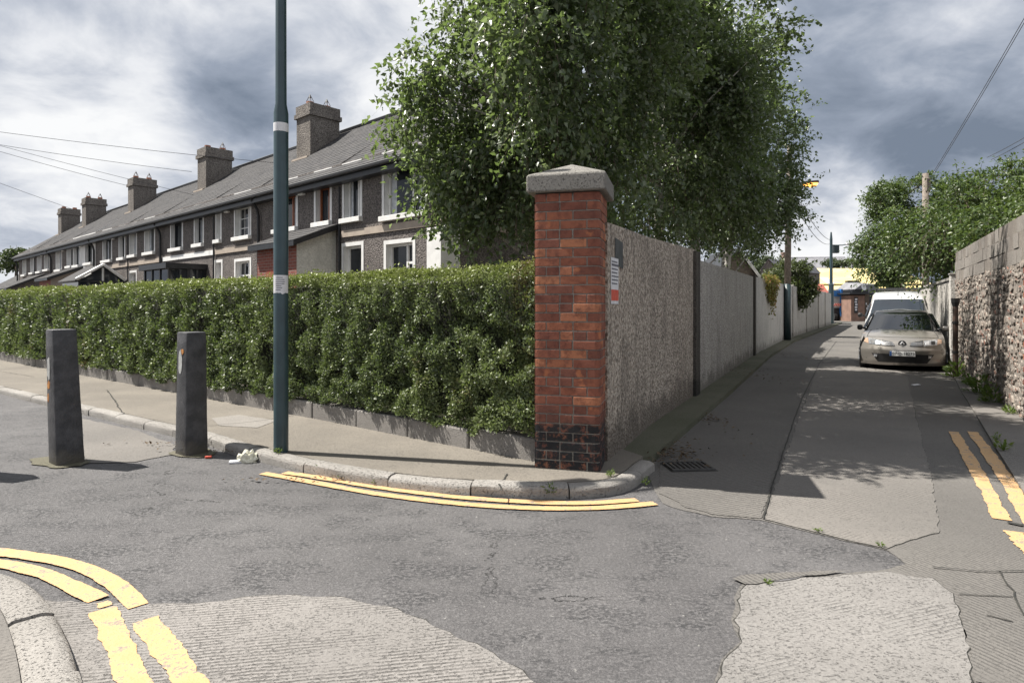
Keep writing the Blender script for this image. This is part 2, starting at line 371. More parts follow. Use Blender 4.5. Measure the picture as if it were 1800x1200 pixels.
def mk_stone():
    m, t, b = mat_base('rubble_stone'); p = world_pos(t)
    r = t.new('ShaderNodeObjectInfo').outputs['Random']
    ri = t.new('ShaderNodeNewGeometry').outputs['Random Per Island']
    rr = t.math('FRACT', t.math('ADD', t.math('MULTIPLY', r, 7.13), ri))
    cr = t.new('ShaderNodeValToRGB'); t.l.new(rr, cr.inputs[0]); el = cr.color_ramp.elements; cr.color_ramp.interpolation = 'LINEAR'
    el[0].position = 0; el[0].color = (0.13, .115, .105, 1); el[1].position = 1; el[1].color = (0.235, .10, .07, 1)
    for pp, c in ((.2, (.27, .24, .21)), (.4, (.20, .175, .155)), (.55, (.34, .30, .26)), (.7, (.24, .21, .185)), (.82, (.30, .26, .22)), (.93, (.21, .15, .125))):
        q = el.new(pp); q.color = (*c, 1)
    n = t.noise(p, 24, 6, .7)
    col = t.mix(t.ramp(n, .4, .7), cr.outputs[0], t.mix(.45, cr.outputs[0], (0.07, .062, .055)))
    col = t.mix(t.math('MULTIPLY', t.ramp(t.noise(p, 5, 5), .55, .7), .4), col, (0.33, .29, .25))
    t.put(b.inputs['Base Color'], col); b.inputs['Roughness'].default_value = .88; b.inputs['Specular IOR Level'].default_value = .25
    bump(t, b, n, .7, .015); return m
M['stone'] = mk_stone()
def mk_slate():
    m, t, b = mat_base('roof_slate'); p = world_pos(t)
    ri = t.new('ShaderNodeNewGeometry').outputs['Random Per Island']
    col = t.mix(ri, (0.050, .049, .051), (0.072, .070, .071))
    col = t.mix(t.math('MULTIPLY', t.ramp(t.noise(p, 7, 5), .5, .7), .4), col, (0.13, .12, .11))
    t.put(b.inputs['Base Color'], col); b.inputs['Roughness'].default_value = .8; b.inputs['Specular IOR Level'].default_value = .15
    bump(t, b, t.noise(p, 30, 4), .4, .01); return m
M['slate'] = mk_slate()
def mk_yellow():
    m, t, b = mat_base('road_yellow'); p = world_pos(t)
    n = t.noise(p, 11, 7, .7); g = t.noise(p, 70, 3, .7)
    col = t.mix(t.ramp(n, .3, .7), (0.45, .275, .125), (0.53, .33, .16))
    wear = t.math('MULTIPLY', t.ramp(t.math('ADD', t.math('MULTIPLY', n, .6), t.math('MULTIPLY', g, .4)), .535, .575), .85)
    col = t.mix(wear, col, (0.17, .16, .15))
    t.put(b.inputs['Base Color'], col); b.inputs['Roughness'].default_value = .7
    bump(t, b, g, .4, .01); return m
M['yellow'] = mk_yellow()
def mk_brick_tex(name):
    m, t, b = mat_base(name); p = obj_pos(t)
    uv = t.new('ShaderNodeUVMap').outputs[0]
    br = t.new('ShaderNodeTexBrick'); t.l.new(uv, br.inputs[0]); br.inputs['Scale'].default_value = 1.0
    br.inputs['Brick Width'].default_value = .225; br.inputs['Row Height'].default_value = .075; br.inputs['Mortar Size'].default_value = .006
    br.inputs[1].default_value = (0.27, .075, .05, 1); br.inputs[2].default_value = (0.19, .055, .04, 1); br.inputs[3].default_value = (0.25, .21, .18, 1)
    t.l.new(br.outputs[0], b.inputs['Base Color']); b.inputs['Roughness'].default_value = .85; bump(t, b, br.outputs[1], -.4, .01); return m
M['porch_brick'] = mk_brick_tex('porch_brick')
M['birch_leaf'] = mk_leaf('birch_leaf', (0.068, .098, .054), (0.115, .155, .076), (0.19, .23, .10), .33, .52, .75, pale=(.24, .28, .18))
M['privet_leaf'] = mk_leaf('hedge_leaf', (0.055, .078, .036), (0.135, .17, .075), (0.22, .26, .10), .46, .32, .5, 1.92, (0.26, .29, .08), 1.55)
M['ash_leaf'] = mk_leaf('ash_leaf', (0.040, .070, .026), (0.072, .110, .036), (0.11, .15, .05), .45, .35)
M['shrub_leaf'] = mk_leaf('shrub_leaf', (0.042, .074, .026), (0.078, .122, .038), (0.14, .18, .06), .42, .35)
M['ever_leaf'] = mk_leaf('evergreen_leaf', (0.035, .05, .018), (0.06, .08, .026), (0.10, .115, .04), .5, .2)
M['creeper_leaf'] = mk_leaf('creeper_leaf', (0.14, .15, .03), (0.22, .2, .05), (0.28, .10, .05), .5, .35)
M['weed_leaf'] = mk_leaf('weed_leaf', (0.08, .14, .03), (0.13, .2, .045), (0.2, .24, .07), .5, .4)
M['far_leaf'] = mk_leaf('far_leaf', (0.04, .06, .03), (0.06, .08, .035), (0.07, .09, .04), .6, .2)
M['bark'] = simple('brown_bark', (0.13, .10, .075), (0.075, .058, .045), 18, .9, bmp=.5)
M['birch_bark'] = simple('birch_bark', (0.52, .49, .45), (0.12, .1, .09), 12, .7, lo=.36, hi=.46)
M['twig'] = simple('hedge_twig', (0.075, .055, .038), (0.04, .03, .022), 25, .9)
M['soil'] = simple('garden_soil', (0.09, .075, .055), (0.05, .042, .03), 6, .95, bmp=.5)
M['litter_leaf'] = simple('dead_leaf', (0.12, .085, .05), (0.06, .04, .025), 25, .9)
M['wire'] = simple('wire_black', (0.05, .05, .055), (0.04, .04, .045), 3, .6)

# ================================================================== GROUND
def wobble(poly, amp=0.02, step=0.12, seed=1, closed=True):
    r = random.Random(seed); out = []
    n = len(poly)
    for i in range(n if closed else n - 1):
        a, b = Vector(poly[i][:2]), Vector(poly[(i + 1) % n][:2]); L = (b - a).length
        k = max(1, min(60, int(L / step))) if L < 12 else 1
        nn = Vector((-(b - a).y, (b - a).x)).normalized() if L > 1e-6 else Vector((0, 0))
        ph = r.random() * 9; w = 0
        for j in range(k):
            if j: w = .6 * w + r.uniform(-amp, amp)
            f = j / k; out.append(a + (b - a) * f + nn * (w if 0 < j < k else 0))
    return out
def gp(l, z=0.0): return [P(x, y, z).xy for x, y in l]
g = MB(); g.quad((-600, -60, 0), (600, -60, 0), (600, 900, 0), (-600, 900, 0))
tag(g.build('ground', M['asphalt']), kind='structure')

WALL = [P(x, y, .12).xy for x, y in ((1068, 805), (1143, 740), (1235, 680), (1327, 620), (1376, 596), (1460, 569))]
WALL.append(WALL[-1] + (WALL[-1] - WALL[-2]).normalized() * 7)
RW0 = P(1800, 736, .06).xy; RWT = Vector((0.489, 0.872)).normalized(); RWN = Vector((-0.872, 0.489)).normalized()
lane_edge = [(1150, 862), (1165, 885), (1200, 897), (1250, 908), (1340, 915), (1400, 930), (1480, 950), (1560, 968), (1592, 992), (1560, 1001), (1400, 1013), (1312, 1022), (1295, 1042), (1285, 1090), (1302, 1128), (1268, 1160), (1255, 1200)]
le = wobble(gp(lane_edge), .012, .07, 3, False)
near = gp([(1255, 1200)])[0]
lane = MB(); lane.sheet(list(le) + [near, Vector((near.x - .15, 1.0)), Vector((near.x - .4, -3)), Vector((9, -3)), Vector((9, 9)), Vector((29, 46)), Vector((50, 70)), Vector((20, 70)), Vector((22.9, 46)), Vector((10.4, 25.0)), Vector((3.0, 10.4)), Vector((1.3, 6.2)), P(1140, 835).xy], 0.004)
tag(lane.build('lane_roadway', M['lane']), kind='structure')
def patch(name, mat, px, z, seed, amp=.012, edge=0.0):
    pl_ = wobble(gp(px), amp, .05, seed); m = MB(); m.sheet(pl_, z)
    if edge:
        c_ = sum(pl_, Vector((0, 0))) / len(pl_); rr_ = random.Random(seed); e = MB(); e.sheet([q + (q - c_).normalized() * edge * rr_.uniform(.2, 1.2) for q in pl_], z - .0015); tag(e.build('joint', M['crack']), kind='structure')
    return tag(m.build(name, M[mat]), kind='structure')
patch('concrete_strip', 'lane_cross', [(1158, 868), (1205, 893), (1250, 905), (1338, 912), (1352, 862), (1376, 780), (1400, 705), (1425, 640), (1390, 640), (1240, 740), (1160, 818)], .008, 5)
patch('concrete_slab', 'slab_light', [(1345, 914), (1400, 928), (1480, 948), (1558, 966), (1600, 950), (1650, 938), (1645, 880), (1628, 800), (1612, 740), (1590, 640), (1440, 640), (1418, 700), (1388, 780), (1362, 860)], .008, 6, .010, .010)
patch('concrete_slab', 'slab_pale', [(1262, 1200), (1272, 1164), (1305, 1131), (1291, 1092), (1301, 1042), (1318, 1026), (1405, 1017), (1560, 1006), (1640, 1018), (1675, 1045), (1690, 1100), (1702, 1160), (1708, 1200), (1725, 1300), (1760, 1500), (1180, 1500)], .008, 7, .014, .012)
patch('concrete_slab', 'lane', [(1715, 1200), (1697, 1120), (1684, 1047), (1675, 1032), (1720, 1036), (1790, 1044), (1900, 1060), (1960, 1250)], .008, 8)
patch('concrete_slab', 'slab_ridged', [(72, 1056), (210, 1060), (330, 1062), (430, 1050), (500, 1047), (600, 1050), (680, 1066), (730, 1086), (790, 1112), (850, 1140), (900, 1170), (945, 1205), (1030, 1300), (1100, 1500), (60, 1500), (120, 1200)], .006, 9, .014, .008)
patch('footing_patch', 'footing', [(50, 808), (92, 803), (140, 804), (160, 812), (142, 820), (95, 824), (60, 818)], .010, 21, .02)
patch('footing_patch', 'footing', [(296, 797), (320, 787), (362, 789), (380, 797), (360, 805), (318, 804)], .010, 22, .015)
patch('repair_patch', 'lane', [(1288, 1020), (1320, 1012), (1430, 1006), (1500, 1004), (1450, 1013), (1380, 1020), (1310, 1030)], .0125, 23, .012)
patch('concrete_patch', 'slab_light', [(140, 735), (240, 757), (310, 783), (300, 800), (240, 812), (150, 815), (146, 790)], .006, 10)
patch('repair_patch', 'asphalt', [(1300, 1018), (1312, 1012), (1420, 1005), (1440, 1012), (1400, 1020), (1310, 1029)], .011, 11)
# joints and cracks
def crackline(px, wd, z=0.013, seed=1, amp=.012):
    pts = gp(px); r = random.Random(seed); path = []
    for a, b in zip(pts[:-1], pts[1:]):
        k = max(1, int((b - a).length / .08))
        for j in range(k): path.append(a + (b - a) * (j / k) + Vector((r.uniform(-amp, amp), r.uniform(-amp, amp))))
    path.append(pts[-1]); m = MB()
    for i in range(len(path) - 1):
        a, b = path[i], path[i + 1]; d = (b - a).normalized(); nn = Vector((-d.y, d.x)) * wd * .5
        w0 = .5 + .5 * math.sin(i * 1.7 + seed) ** 2; w1 = .5 + .5 * math.sin((i + 1) * 1.7 + seed) ** 2
        m.quad((*(a - nn * w0), z), (*(b - nn * w1), z), (*(b + nn * w1), z), (*(a + nn * w0), z))
    return tag(m.build('joint', M['crack']), kind='structure')
crackline([(1341, 914), (1356, 860), (1382, 780), (1408, 705), (1440, 640), (1470, 600)], .016, seed=2, amp=.005)
crackline([(1640, 1000), (1720, 1008), (1800, 1006)], .012, seed=5)
crackline([(1685, 1046), (1780, 1052)], .01, seed=7)
crackline([(1762, 1008), (1782, 1052), (1800, 1085)], .012, seed=8)
crackline([(1770, 920), (1795, 925), (1830, 930)], .06, seed=10)
crackline([(1735, 1085), (1780, 1096)], .012, seed=12)
# road markings ------------------------------------------------------
def smooth(pts, it=2):
    for _ in range(it):
        o = [pts[0]]
        for a, b in zip(pts[:-1], pts[1:]): o += [a * .75 + b * .25, a * .25 + b * .75]
        pts = o + [pts[-1]]
    return pts
def yline(px, wd, z, seed, rag=.0022):
    pts = smooth(gp(px)); r = random.Random(seed); path = []
    for a, b in zip(pts[:-1], pts[1:]):
        k = max(1, int((b - a).length / .014))
        path += [a + (b - a) * (j / k) for j in range(k)]
    path.append(pts[-1]); m = MB(); L = []; R = []
    w1 = w2 = 0.0
    for i, q in enumerate(path):
        w1 = .88 * w1 + r.uniform(-rag, rag); w2 = .88 * w2 + r.uniform(-rag, rag)
        d = (path[min(i + 1, len(path) - 1)] - path[max(i - 1, 0)]).normalized(); nn = Vector((-d.y, d.x))
        L.append(q + nn * (wd / 2 + w1)); R.append(q - nn * (wd / 2 + w2))
    for i in range(len(path) - 1): m.quad((*R[i], z), (*R[i + 1], z), (*L[i + 1], z), (*L[i], z))
    return tag(m.build('yellow_line', M['yellow']), kind='structure')
yline([(462, 833), (545, 848), (640, 866), (740, 880), (840, 890), (930, 895), (1020, 896), (1090, 892), (1152, 886)], .085, .0105, 1)
yline([(500, 832), (560, 840), (650, 856), (760, 871), (860, 880), (950, 885), (1030, 886), (1085, 883), (1120, 880)], .085, .0105, 2)
yline([(-120, 962), (-40, 968), (40, 977), (120, 990), (180, 1014), (220, 1042), (243, 1068)], .094, .0105, 3)
yline([(-120, 985), (-40, 989), (20, 995), (80, 1010), (130, 1034), (172, 1056)], .094, .0105, 4)
yline([(180, 1074), (198, 1110), (216, 1150), (240, 1200), (275, 1290)], .105, .0105, 5, .0045)
yline([(255, 1092), (280, 1125), (305, 1160), (330, 1200), (390, 1290)], .105, .0105, 6, .006)
yline([(176, 1062), (182, 1070)], .05, .0105, 15, .006)
yline([(1676, 760), (1705, 808), (1736, 862), (1762, 915)], .105, .0105, 7, .004)
yline([(1710, 760), (1745, 808), (1780, 862), (1812, 915), (1830, 940)], .105, .0105, 8, .004)
yline([(1782, 936), (1800, 958), (1835, 1000)], .11, .0105, 9, .01)

# footpath at the hedge ---------------------------------------------
KZ = .098
kerb_px = [(-60, 678), (0, 692), (87, 715), (162, 732), (260, 757), (362, 780), (400, 796), (480, 818), (553, 836), (640, 852), (736, 865), (810, 871), (880, 874), (940, 877), (985, 877), (1030, 876), (1062, 873), (1090, 868), (1112, 859), (1128, 848), (1138, 836)]
kp = [Vector((-30, 27.5))] + gp(kerb_px) + [P(1150, 812, .08).xy]
kp = [kp[0]] + smooth(kp[1:], 2)
def offset(path, dist):
    out = []
    for i, q in enumerate(path):
        d = (path[min(i + 1, len(path) - 1)] - path[max(i - 1, 0)]).normalized(); out.append(q + Vector((-d.y, d.x)) * dist)
    return out
KW = .135
kin = offset(kp, KW)
H1, H2 = P(481, 721, KZ).xy, P(0, 632, KZ).xy
hd = (H2 - H1).normalized(); H3 = H2 + hd * 22
pave = MB(); pave.prism([*[q for q in kin], P(1130, 800, KZ).xy, WALL[0] + Vector((.2, .5)), H1 + Vector((.1, .25)), H2 + Vector((.2, .3)), H3], -.05, KZ - .006)
fp = tag(pave.build('footpath', M['paving']), kind='structure')
m = MB(); m.sheet(wobble(gp([(372, 735), (420, 729), (487, 739), (452, 752), (385, 748)], KZ - .006), .004, .1, 3), KZ - .002); tag(m.build('pale_patch', M['paving_pale'], fp), kind='structure')
def paveline(px, wd=.01, seed=1):
    pts = gp(px, KZ); r = random.Random(seed); m = MB(); path = []
    for a, b in zip(pts[:-1], pts[1:]):
        k = max(1, int((b - a).length / .07)); path += [a + (b - a) * (j / k) + Vector((r.uniform(-.012, .012), r.uniform(-.012, .012))) for j in range(k)]
    path.append(pts[-1])
    for i in range(len(path) - 1):
        a, b = path[i], path[i + 1]; d = (b - a).normalized(); nn = Vector((-d.y, d.x)) * wd * .5
        m.quad((*(a - nn), KZ), (*(b - nn), KZ), (*(b + nn), KZ), (*(a + nn), KZ))
    m.build('crack', M['crack'], fp)
paveline([(188, 685), (200, 700), (208, 715), (218, 727)], .012, 1)
paveline([(0, 652), (60, 662)], .01, 2)
paveline([(893, 832), (878, 850), (880, 862)], .012, 3)
paveline([(365, 748), (450, 740), (560, 722)], .008, 4)
def kerb_stones(path, width, top, lens, parent, mat, name='kerb_stone', seed=1, gap=.012, side=1, rag=.008):
    r = random.Random(seed); seg = [0]
    for a, b in zip(path[:-1], path[1:]): seg.append(seg[-1] + (b - a).length)
    def at(s):
        s = min(max(s, 0), seg[-1])
        for i in range(len(seg) - 1):
            if s <= seg[i + 1]:
                f = (s - seg[i]) / max(1e-6, seg[i + 1] - seg[i]); d = (path[i + 1] - path[i]).normalized()
                return path[i] + (path[i + 1] - path[i]) * f, Vector((-d.y, d.x)) * side
    s = 0
    while s < seg[-1] - .05:
        L = r.uniform(*lens); e = min(s + L, seg[-1]); k = max(2, int((e - s) / .12)); m = MB(); rings = []
        dz = r.uniform(-.006, .006); do = r.uniform(-.007, .007)
        for j in range(k + 1):
            ss = s + gap / 2 + (e - s - gap) * j / k; c, nn = at(ss); rd = .012
            en = .004 if j in (0, k) else 0
            jj = lambda: r.uniform(-rag, rag) * .5
            prof = [(0 + do, -.06), (-.002 + do + jj(), top * .55), (.004 + do + jj(), top - rd - .012 + dz), (.022 + do + jj(), top - .008 + dz - en), (.05 + do, top + dz - en), (width - .02, top + dz - en), (width, top - .012 + dz), (width, -.06)]
            rings.append([(*(c + nn * a), z) for a, z in prof])
        n = len(rings[0]); vs = [q for rg in rings for q in rg]
        fs = []
        for j in range(k):
            for i in range(n - 1):
                q = (j * n + i, (j + 1) * n + i, (j + 1) * n + i + 1, j * n + i + 1); fs.append(q if side > 0 else q[::-1])
        c0 = tuple(range(n)); c1 = tuple(k * n + i for i in range(n))
        fs += [c0 if side > 0 else c0[::-1], c1[::-1] if side > 0 else c1]
        m.add(vs, fs); m.build(name, M[mat], parent, auto=math.radians(40)); s = e
kerb_stones(kp, KW - .004, KZ, (.5, .95), fp, 'kerb', seed=4)
# verge under the lane wall
wall_off = offset(WALL, -.42)
vpath = [Vector((1.30, 5.80)), Vector((2.22, 7.62))] + [wall_off[2], wall_off[3], wall_off[4], wall_off[5], wall_off[6]]
ver = MB(); ver.prism(vpath[::1] + [w for w in WALL[::-1]], -.05, .075)
tag(ver.build('verge', M['verge']), kind='structure')
# right footpath
rp = [P(1690, 690).xy, P(1718, 735).xy, P(1750, 790).xy, P(1800, 870).xy, P(1850, 950).xy]
rpm = MB()
vx = Vector((0.489, 0.872))
rfar = [rp[0] + Vector((.545, .84)) * k for k in (8, 45)]
rpoly = [rfar[1], rfar[0]] + rp + [Vector((9.0, 3.5)), Vector((9.5, 6.5))] + [RW0 + RWT * 55 + Vector((.3, 0))]
rpath = tag(MB().prism(rpoly, -.05, .030).build('right_footpath', M['slab_light']), kind='structure')
for i, (a, b) in enumerate((((1742, 775), (1800, 762)), ((1703, 712), (1752, 702)))):
    pass
# footpath corner at the lower left
lk_px = [(-80, 1004), (0, 1030), (40, 1042), (80, 1075), (110, 1130), (135, 1200), (165, 1330)]
lkp = smooth(gp(lk_px), 2)
lin = offset(lkp, -.17)
lp = tag(MB().prism([*lin, Vector((-2.2, -1.5)), Vector((-9, -1.5)), Vector((-9, 3.6))], -.05, .084).build('corner_footpath', M['slab_light']), kind='structure')
kerb_stones(lkp, .166, .09, (.45, .75), lp, 'kerb', seed=9, side=-1)
# front garden soil and grass behind the hedge, yards behind the walls
gs = MB(); gs.sheet([(0.5, 5.8), (2.6, 10.6), (6.4, 17.8), (10.4, 25.2), (23, 46), (26, 56), (-36, 56), (-40, 36), (-12.4, 15.7), (-2.8, 8.3)], .05)
tag(gs.build('garden_ground', M['soil']), kind='structure')
gs = MB(); gs.sheet([(6.4, 7.0), (40, 7.0), (60, 56), (31, 52)], .06); tag(gs.build('yard_ground', M['soil']), kind='structure')

# ================================================================== HEDGE + PLINTH
pl = thing('plinth_wall', (*H1, KZ), "low concrete kerb wall running under the clipped hedge, dappled with leaf shadow", "wall")
hp = [P(930, 812, KZ).xy + Vector((.12, -.02)), H1, H2, H3]
hn = lambda d: Vector((-d.y, d.x))
for i, (a, b, c) in enumerate(((hp[0] + (hp[0] - H1).normalized() * -.02, H1, 5), (H1, H2, 9), (H2, H3, 8))):
    d = (b - a); L = d.length; d.normalize(); nin = Vector((d.y, -d.x))
    nin = nin if nin.dot(Vector((.5, .8))) > 0 else -nin
    r = random.Random(i)
    for k in range(c):
        s0, s1 = L * k / c, L * (k + 1) / c; g0 = .006
        o = a + d * (s0 + g0) + nin * r.uniform(-.01, .01)
        mb = MB(); mb.frame_box((o.x, o.y, KZ - .05), (*(d * (s1 - s0 - 2 * g0)), 0), (*(nin * .24), 0), (0, 0, .24 + r.uniform(-.012, .012)))
        mb.build('wall_section', M['plinth'], pl, bevel=.018)

def leaf_mesh(name, pos, axis, nrm, ln, wd, mat, parent=None, fold=.25, six=False):
    """pos,axis,nrm: (N,3); one folded leaf of 2 (or 4) triangles each"""
    N = len(pos); axis = axis / (np.linalg.norm(axis, axis=1, keepdims=True) + 1e-9)
    side = np.cross(axis, nrm); side /= (np.linalg.norm(side, axis=1, keepdims=True) + 1e-9); up = np.cross(side, axis)
    ln = np.asarray(ln).reshape(-1, 1) * np.ones((N, 1)); wd = np.asarray(wd).reshape(-1, 1) * np.ones((N, 1))
    if six:
        pts = [pos, pos + axis * ln * .38 - side * wd * .5 + up * wd * fold, pos + axis * ln * .42 - up * wd * .05, pos + axis * ln * .38 + side * wd * .5 + up * wd * fold, pos + axis * ln - up * ln * .14]
        v = np.stack(pts, 1).reshape(-1, 3); b = np.arange(N)[:, None] * 5
        tr = np.concatenate([b + np.array([[0, 2, 1]]), b + np.array([[0, 3, 2]]), b + np.array([[1, 2, 4]]), b + np.array([[2, 3, 4]])], 1).reshape(-1, 3)
    else:
        pts = [pos, pos + axis * ln * .45 - side * wd * .5 + up * wd * fold, pos + axis * ln, pos + axis * ln * .45 + side * wd * .5 + up * wd * fold]
        v = np.stack(pts, 1).reshape(-1, 3); b = np.arange(N)[:, None] * 4
        tr = np.concatenate([b + np.array([[0, 2, 1]]), b + np.array([[0, 3, 2]])], 1).reshape(-1, 3)
    me = bpy.data.meshes.new(name); off = np.array(wloc(parent)) if parent is not None else np.zeros(3)
    v = (v - off).astype(np.float32)
    me.vertices.add(len(v)); me.vertices.foreach_set('co', v.ravel())
    nt = len(tr); me.loops.add(nt * 3); me.loops.foreach_set('vertex_index', tr.astype(np.int32).ravel())
    me.polygons.add(nt); me.polygons.foreach_set('loop_start', np.arange(0, nt * 3, 3, dtype=np.int32))
    me.materials.append(mat); me.update(calc_edges=True); me.validate()
    return tag(link(name, me, parent), kind='stuff')
def rnd(n, s=1.0): return RNG.normal(0, s, (n, 3))

hedge = thing('hedge', (*H1, .3), "long clipped green privet hedge along the footpath, bright new growth on top", "hedge")
HT = 1.84
def vnoise(x, seed):      # cheap smooth 1-D noise
    r = np.random.default_rng(seed); t = r.uniform(-1, 1, 400); x = np.asarray(x) + 150; i = np.floor(x).astype(int); f = x - i; f = f * f * (3 - 2 * f)
    return t[i % 400] * (1 - f) + t[(i + 1) % 400] * f
def vn2(x, y, seed):      # smooth 2-D value noise
    r = np.random.default_rng(seed); t = r.uniform(-1, 1, (128, 128)); x = np.asarray(x) + 200; y = np.asarray(y) + 200
    i, j = np.floor(x).astype(int), np.floor(y).astype(int); f, g = x - i, y - j; f = f * f * (3 - 2 * f); g = g * g * (3 - 2 * g)
    q = lambda a, b: t[(i + a) % 128, (j + b) % 128]
    return (q(0, 0) * (1 - f) + q(1, 0) * f) * (1 - g) + (q(0, 1) * (1 - f) + q(1, 1) * f) * g
def hedge_path(s):        # s metres from the pillar end along the plinth front
    L0 = (H1 - hp[0]).length; d0 = (H1 - hp[0]).normalized(); d1 = (H2 - H1).normalized(); s = np.asarray(s)
    a = np.where((s < L0)[:, None], np.array(hp[0])[None] + s[:, None] * np.array(d0)[None], np.array(H1)[None] + (s - L0)[:, None] * np.array(d1)[None])
    return a, np.where((s < L0)[:, None], np.array(d0)[None], np.array(d1)[None])
def hedge_leaves(n, s0, s1, size, seed):
    r = np.random.default_rng(seed)
    s = r.uniform(s0, s1, n); face = r.uniform(0, 1, n); dep = .95
    zf = r.uniform(0, 1, n) ** 1.12
    c, d = hedge_path(s); nin = np.stack([d[:, 1], -d[:, 0]], 1); nin = np.where((nin @ np.array([.5, .8]) > 0)[:, None], nin, -nin)
    top = HT + .035 * vnoise(s * 1.3, 1) + .025 * vnoise(s * 5, 2)
    bot = .29 + .05 * vnoise(s * 2.1, 3) + .06 * vnoise(s * 6, 4)
    zm = bot + (top - bot) * zf
    bulge = .04 * vnoise(s * 1.7, 5) + .035 * vn2(s * 2.2, zm * 2.2, 6) + .05 * vn2(s * 6, zm * 6, 8)
    z = bot + (top - bot) * zf
    hole = vn2(s * 3.2, z * 3.2, 9) * .6 + vn2(s * 9, z * 9, 12) * .55
    depth = np.abs(r.normal(0, .05, n)) + np.clip((hole - .16) * .7, 0, .18) * np.clip(zf * 5, .2, 1)
    inn = -.055 + bulge * -1 + depth + .12 * (zf > .93) * (zf - .93) / .07
    # top face
    tf = face > .80
    inn = np.where(tf, r.uniform(0, dep, n), inn)
    z = np.where(tf, top - np.abs(r.normal(0, .04, n)) + np.where(r.uniform(0, 1, n) > .97, .05, 0), z)
    pos = np.concatenate([c + nin * inn[:, None], z[:, None]], 1)
    out = np.concatenate([-nin, np.full((n, 1), .35)], 1); out = np.where(tf[:, None], np.array([[0, 0, 1.]]), out)
    nr = out + r.normal(0, .62, (n, 3)); ax = r.normal(0, .8, (n, 3)) + np.array([[0, 0, .35]]) + out * .35
    return pos, ax, nr, size * r.uniform(.7, 1.3, n)
hp_all = [hedge_leaves(88000, 0.06, 4.6, .031, 1), hedge_leaves(44000, 4.6, 9.5, .042, 2), hedge_leaves(30000, 9.5, 17.5, .055, 3), hedge_leaves(16000, 17.5, 27, .075, 4)]
pos, ax, nr, sz = (np.concatenate([h[i] for h in hp_all]) for i in range(4))
leaf_mesh('leaves', pos, ax, nr, sz, sz * .58, M['privet_leaf'], hedge, fold=.10)
# woody inside of the hedge
mb = MB()
for s in np.arange(.15, 26, .22):
    a, d = hedge_path(np.array([s])); nin = Vector((d[0][1], -d[0][0])); nin = nin if nin.dot(Vector((.5, .8))) > 0 else -nin
    base = Vector(a[0]) + nin * random.uniform(.32, .5)
    for k in range(3 if s < 14 else 1):
        tip = base - nin * random.uniform(-.3, .28) + Vector(d[0]) * random.uniform(-.3, .3)
        mb.tube([(base.x, base.y, .1), (*(base * .6 + tip * .4), .7), (tip.x, tip.y, random.uniform(1.2, 1.68))], [.014, .009, .004], 4)
mb.build('stems', M['twig'], hedge)['kind'] = 'stuff'
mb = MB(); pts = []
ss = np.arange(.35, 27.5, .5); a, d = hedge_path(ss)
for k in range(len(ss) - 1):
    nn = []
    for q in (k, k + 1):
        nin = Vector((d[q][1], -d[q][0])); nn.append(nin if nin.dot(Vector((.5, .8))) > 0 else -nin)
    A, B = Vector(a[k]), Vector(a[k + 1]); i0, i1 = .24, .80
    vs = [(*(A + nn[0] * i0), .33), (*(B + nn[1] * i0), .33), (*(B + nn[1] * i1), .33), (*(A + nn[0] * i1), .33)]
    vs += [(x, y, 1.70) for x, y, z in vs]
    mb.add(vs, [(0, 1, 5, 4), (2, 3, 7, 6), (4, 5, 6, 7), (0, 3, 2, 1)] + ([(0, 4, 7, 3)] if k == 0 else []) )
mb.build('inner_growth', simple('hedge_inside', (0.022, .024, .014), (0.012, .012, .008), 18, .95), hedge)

# ================================================================== BRICK PILLAR
PR = math.radians(-15); PL = .56; Z0 = KZ
fl = P(938, 821, KZ).xy; ex = Vector((math.cos(PR), math.sin(PR))); ey = Vector((-ex.y, ex.x))
pc = fl + ex * PL / 2 + ey * PL / 2
pil = thing('brick_pillar', (*pc, Z0), "red brick corner pillar with grey pyramid cap and blackened base", "pillar", rot=PR)
NC, CH = 30, .0772
PH = NC * CH
MB().box((-PL / 2 + .007, -PL / 2 + .007, -.05), (PL / 2 - .007, PL / 2 - .007, PH)).build('mortar_core', M['mortar'], pil, local=True, bevel=.035)
def corner_brick(lx, ly, h, r=.042, mirror=False):
    # outer faces on y=0 and x=0, rounded at (0,0)
    poly = [(0, ly), (0, r)] + [(r - r * math.cos(a), r - r * math.sin(a)) for a in (math.radians(22.5), math.radians(45), math.radians(67.5))] + [(r, 0), (lx, 0), (lx, ly)]
    poly = poly[::1]
    m = MB(); e = .004
    if mirror: poly = [(-x, y) for x, y in poly][::-1]
    m.prism(poly, 0, h - .010); return m
def mesh_of(mb, name, mat, bevel=.003):
    o = mb.build(name, mat, local=True, bevel=bevel); me = o.data; bpy.data.objects.remove(o); return me
bd = .1025
cA = mesh_of(corner_brick(.22, bd, CH), 'brick_bullnose', M['brick']); cB = mesh_of(corner_brick(.22, bd, CH, mirror=True), 'brick_bullnose', M['brick'])
cAs = mesh_of(corner_brick(.105, bd, CH), 'brick_bullnose', M['brick']); cBs = mesh_of(corner_brick(.105, bd, CH, mirror=True), 'brick_bullnose', M['brick'])
def plain(l): return mesh_of(MB().box((0, 0, 0), (l, bd, CH - .010)), 'brick_plain', M['brick'])
pl218, pl104, pl333 = plain(.2175), plain(.1035), plain(.100)
span = PL - bd - .01      # length one side owns in pinwheel bond
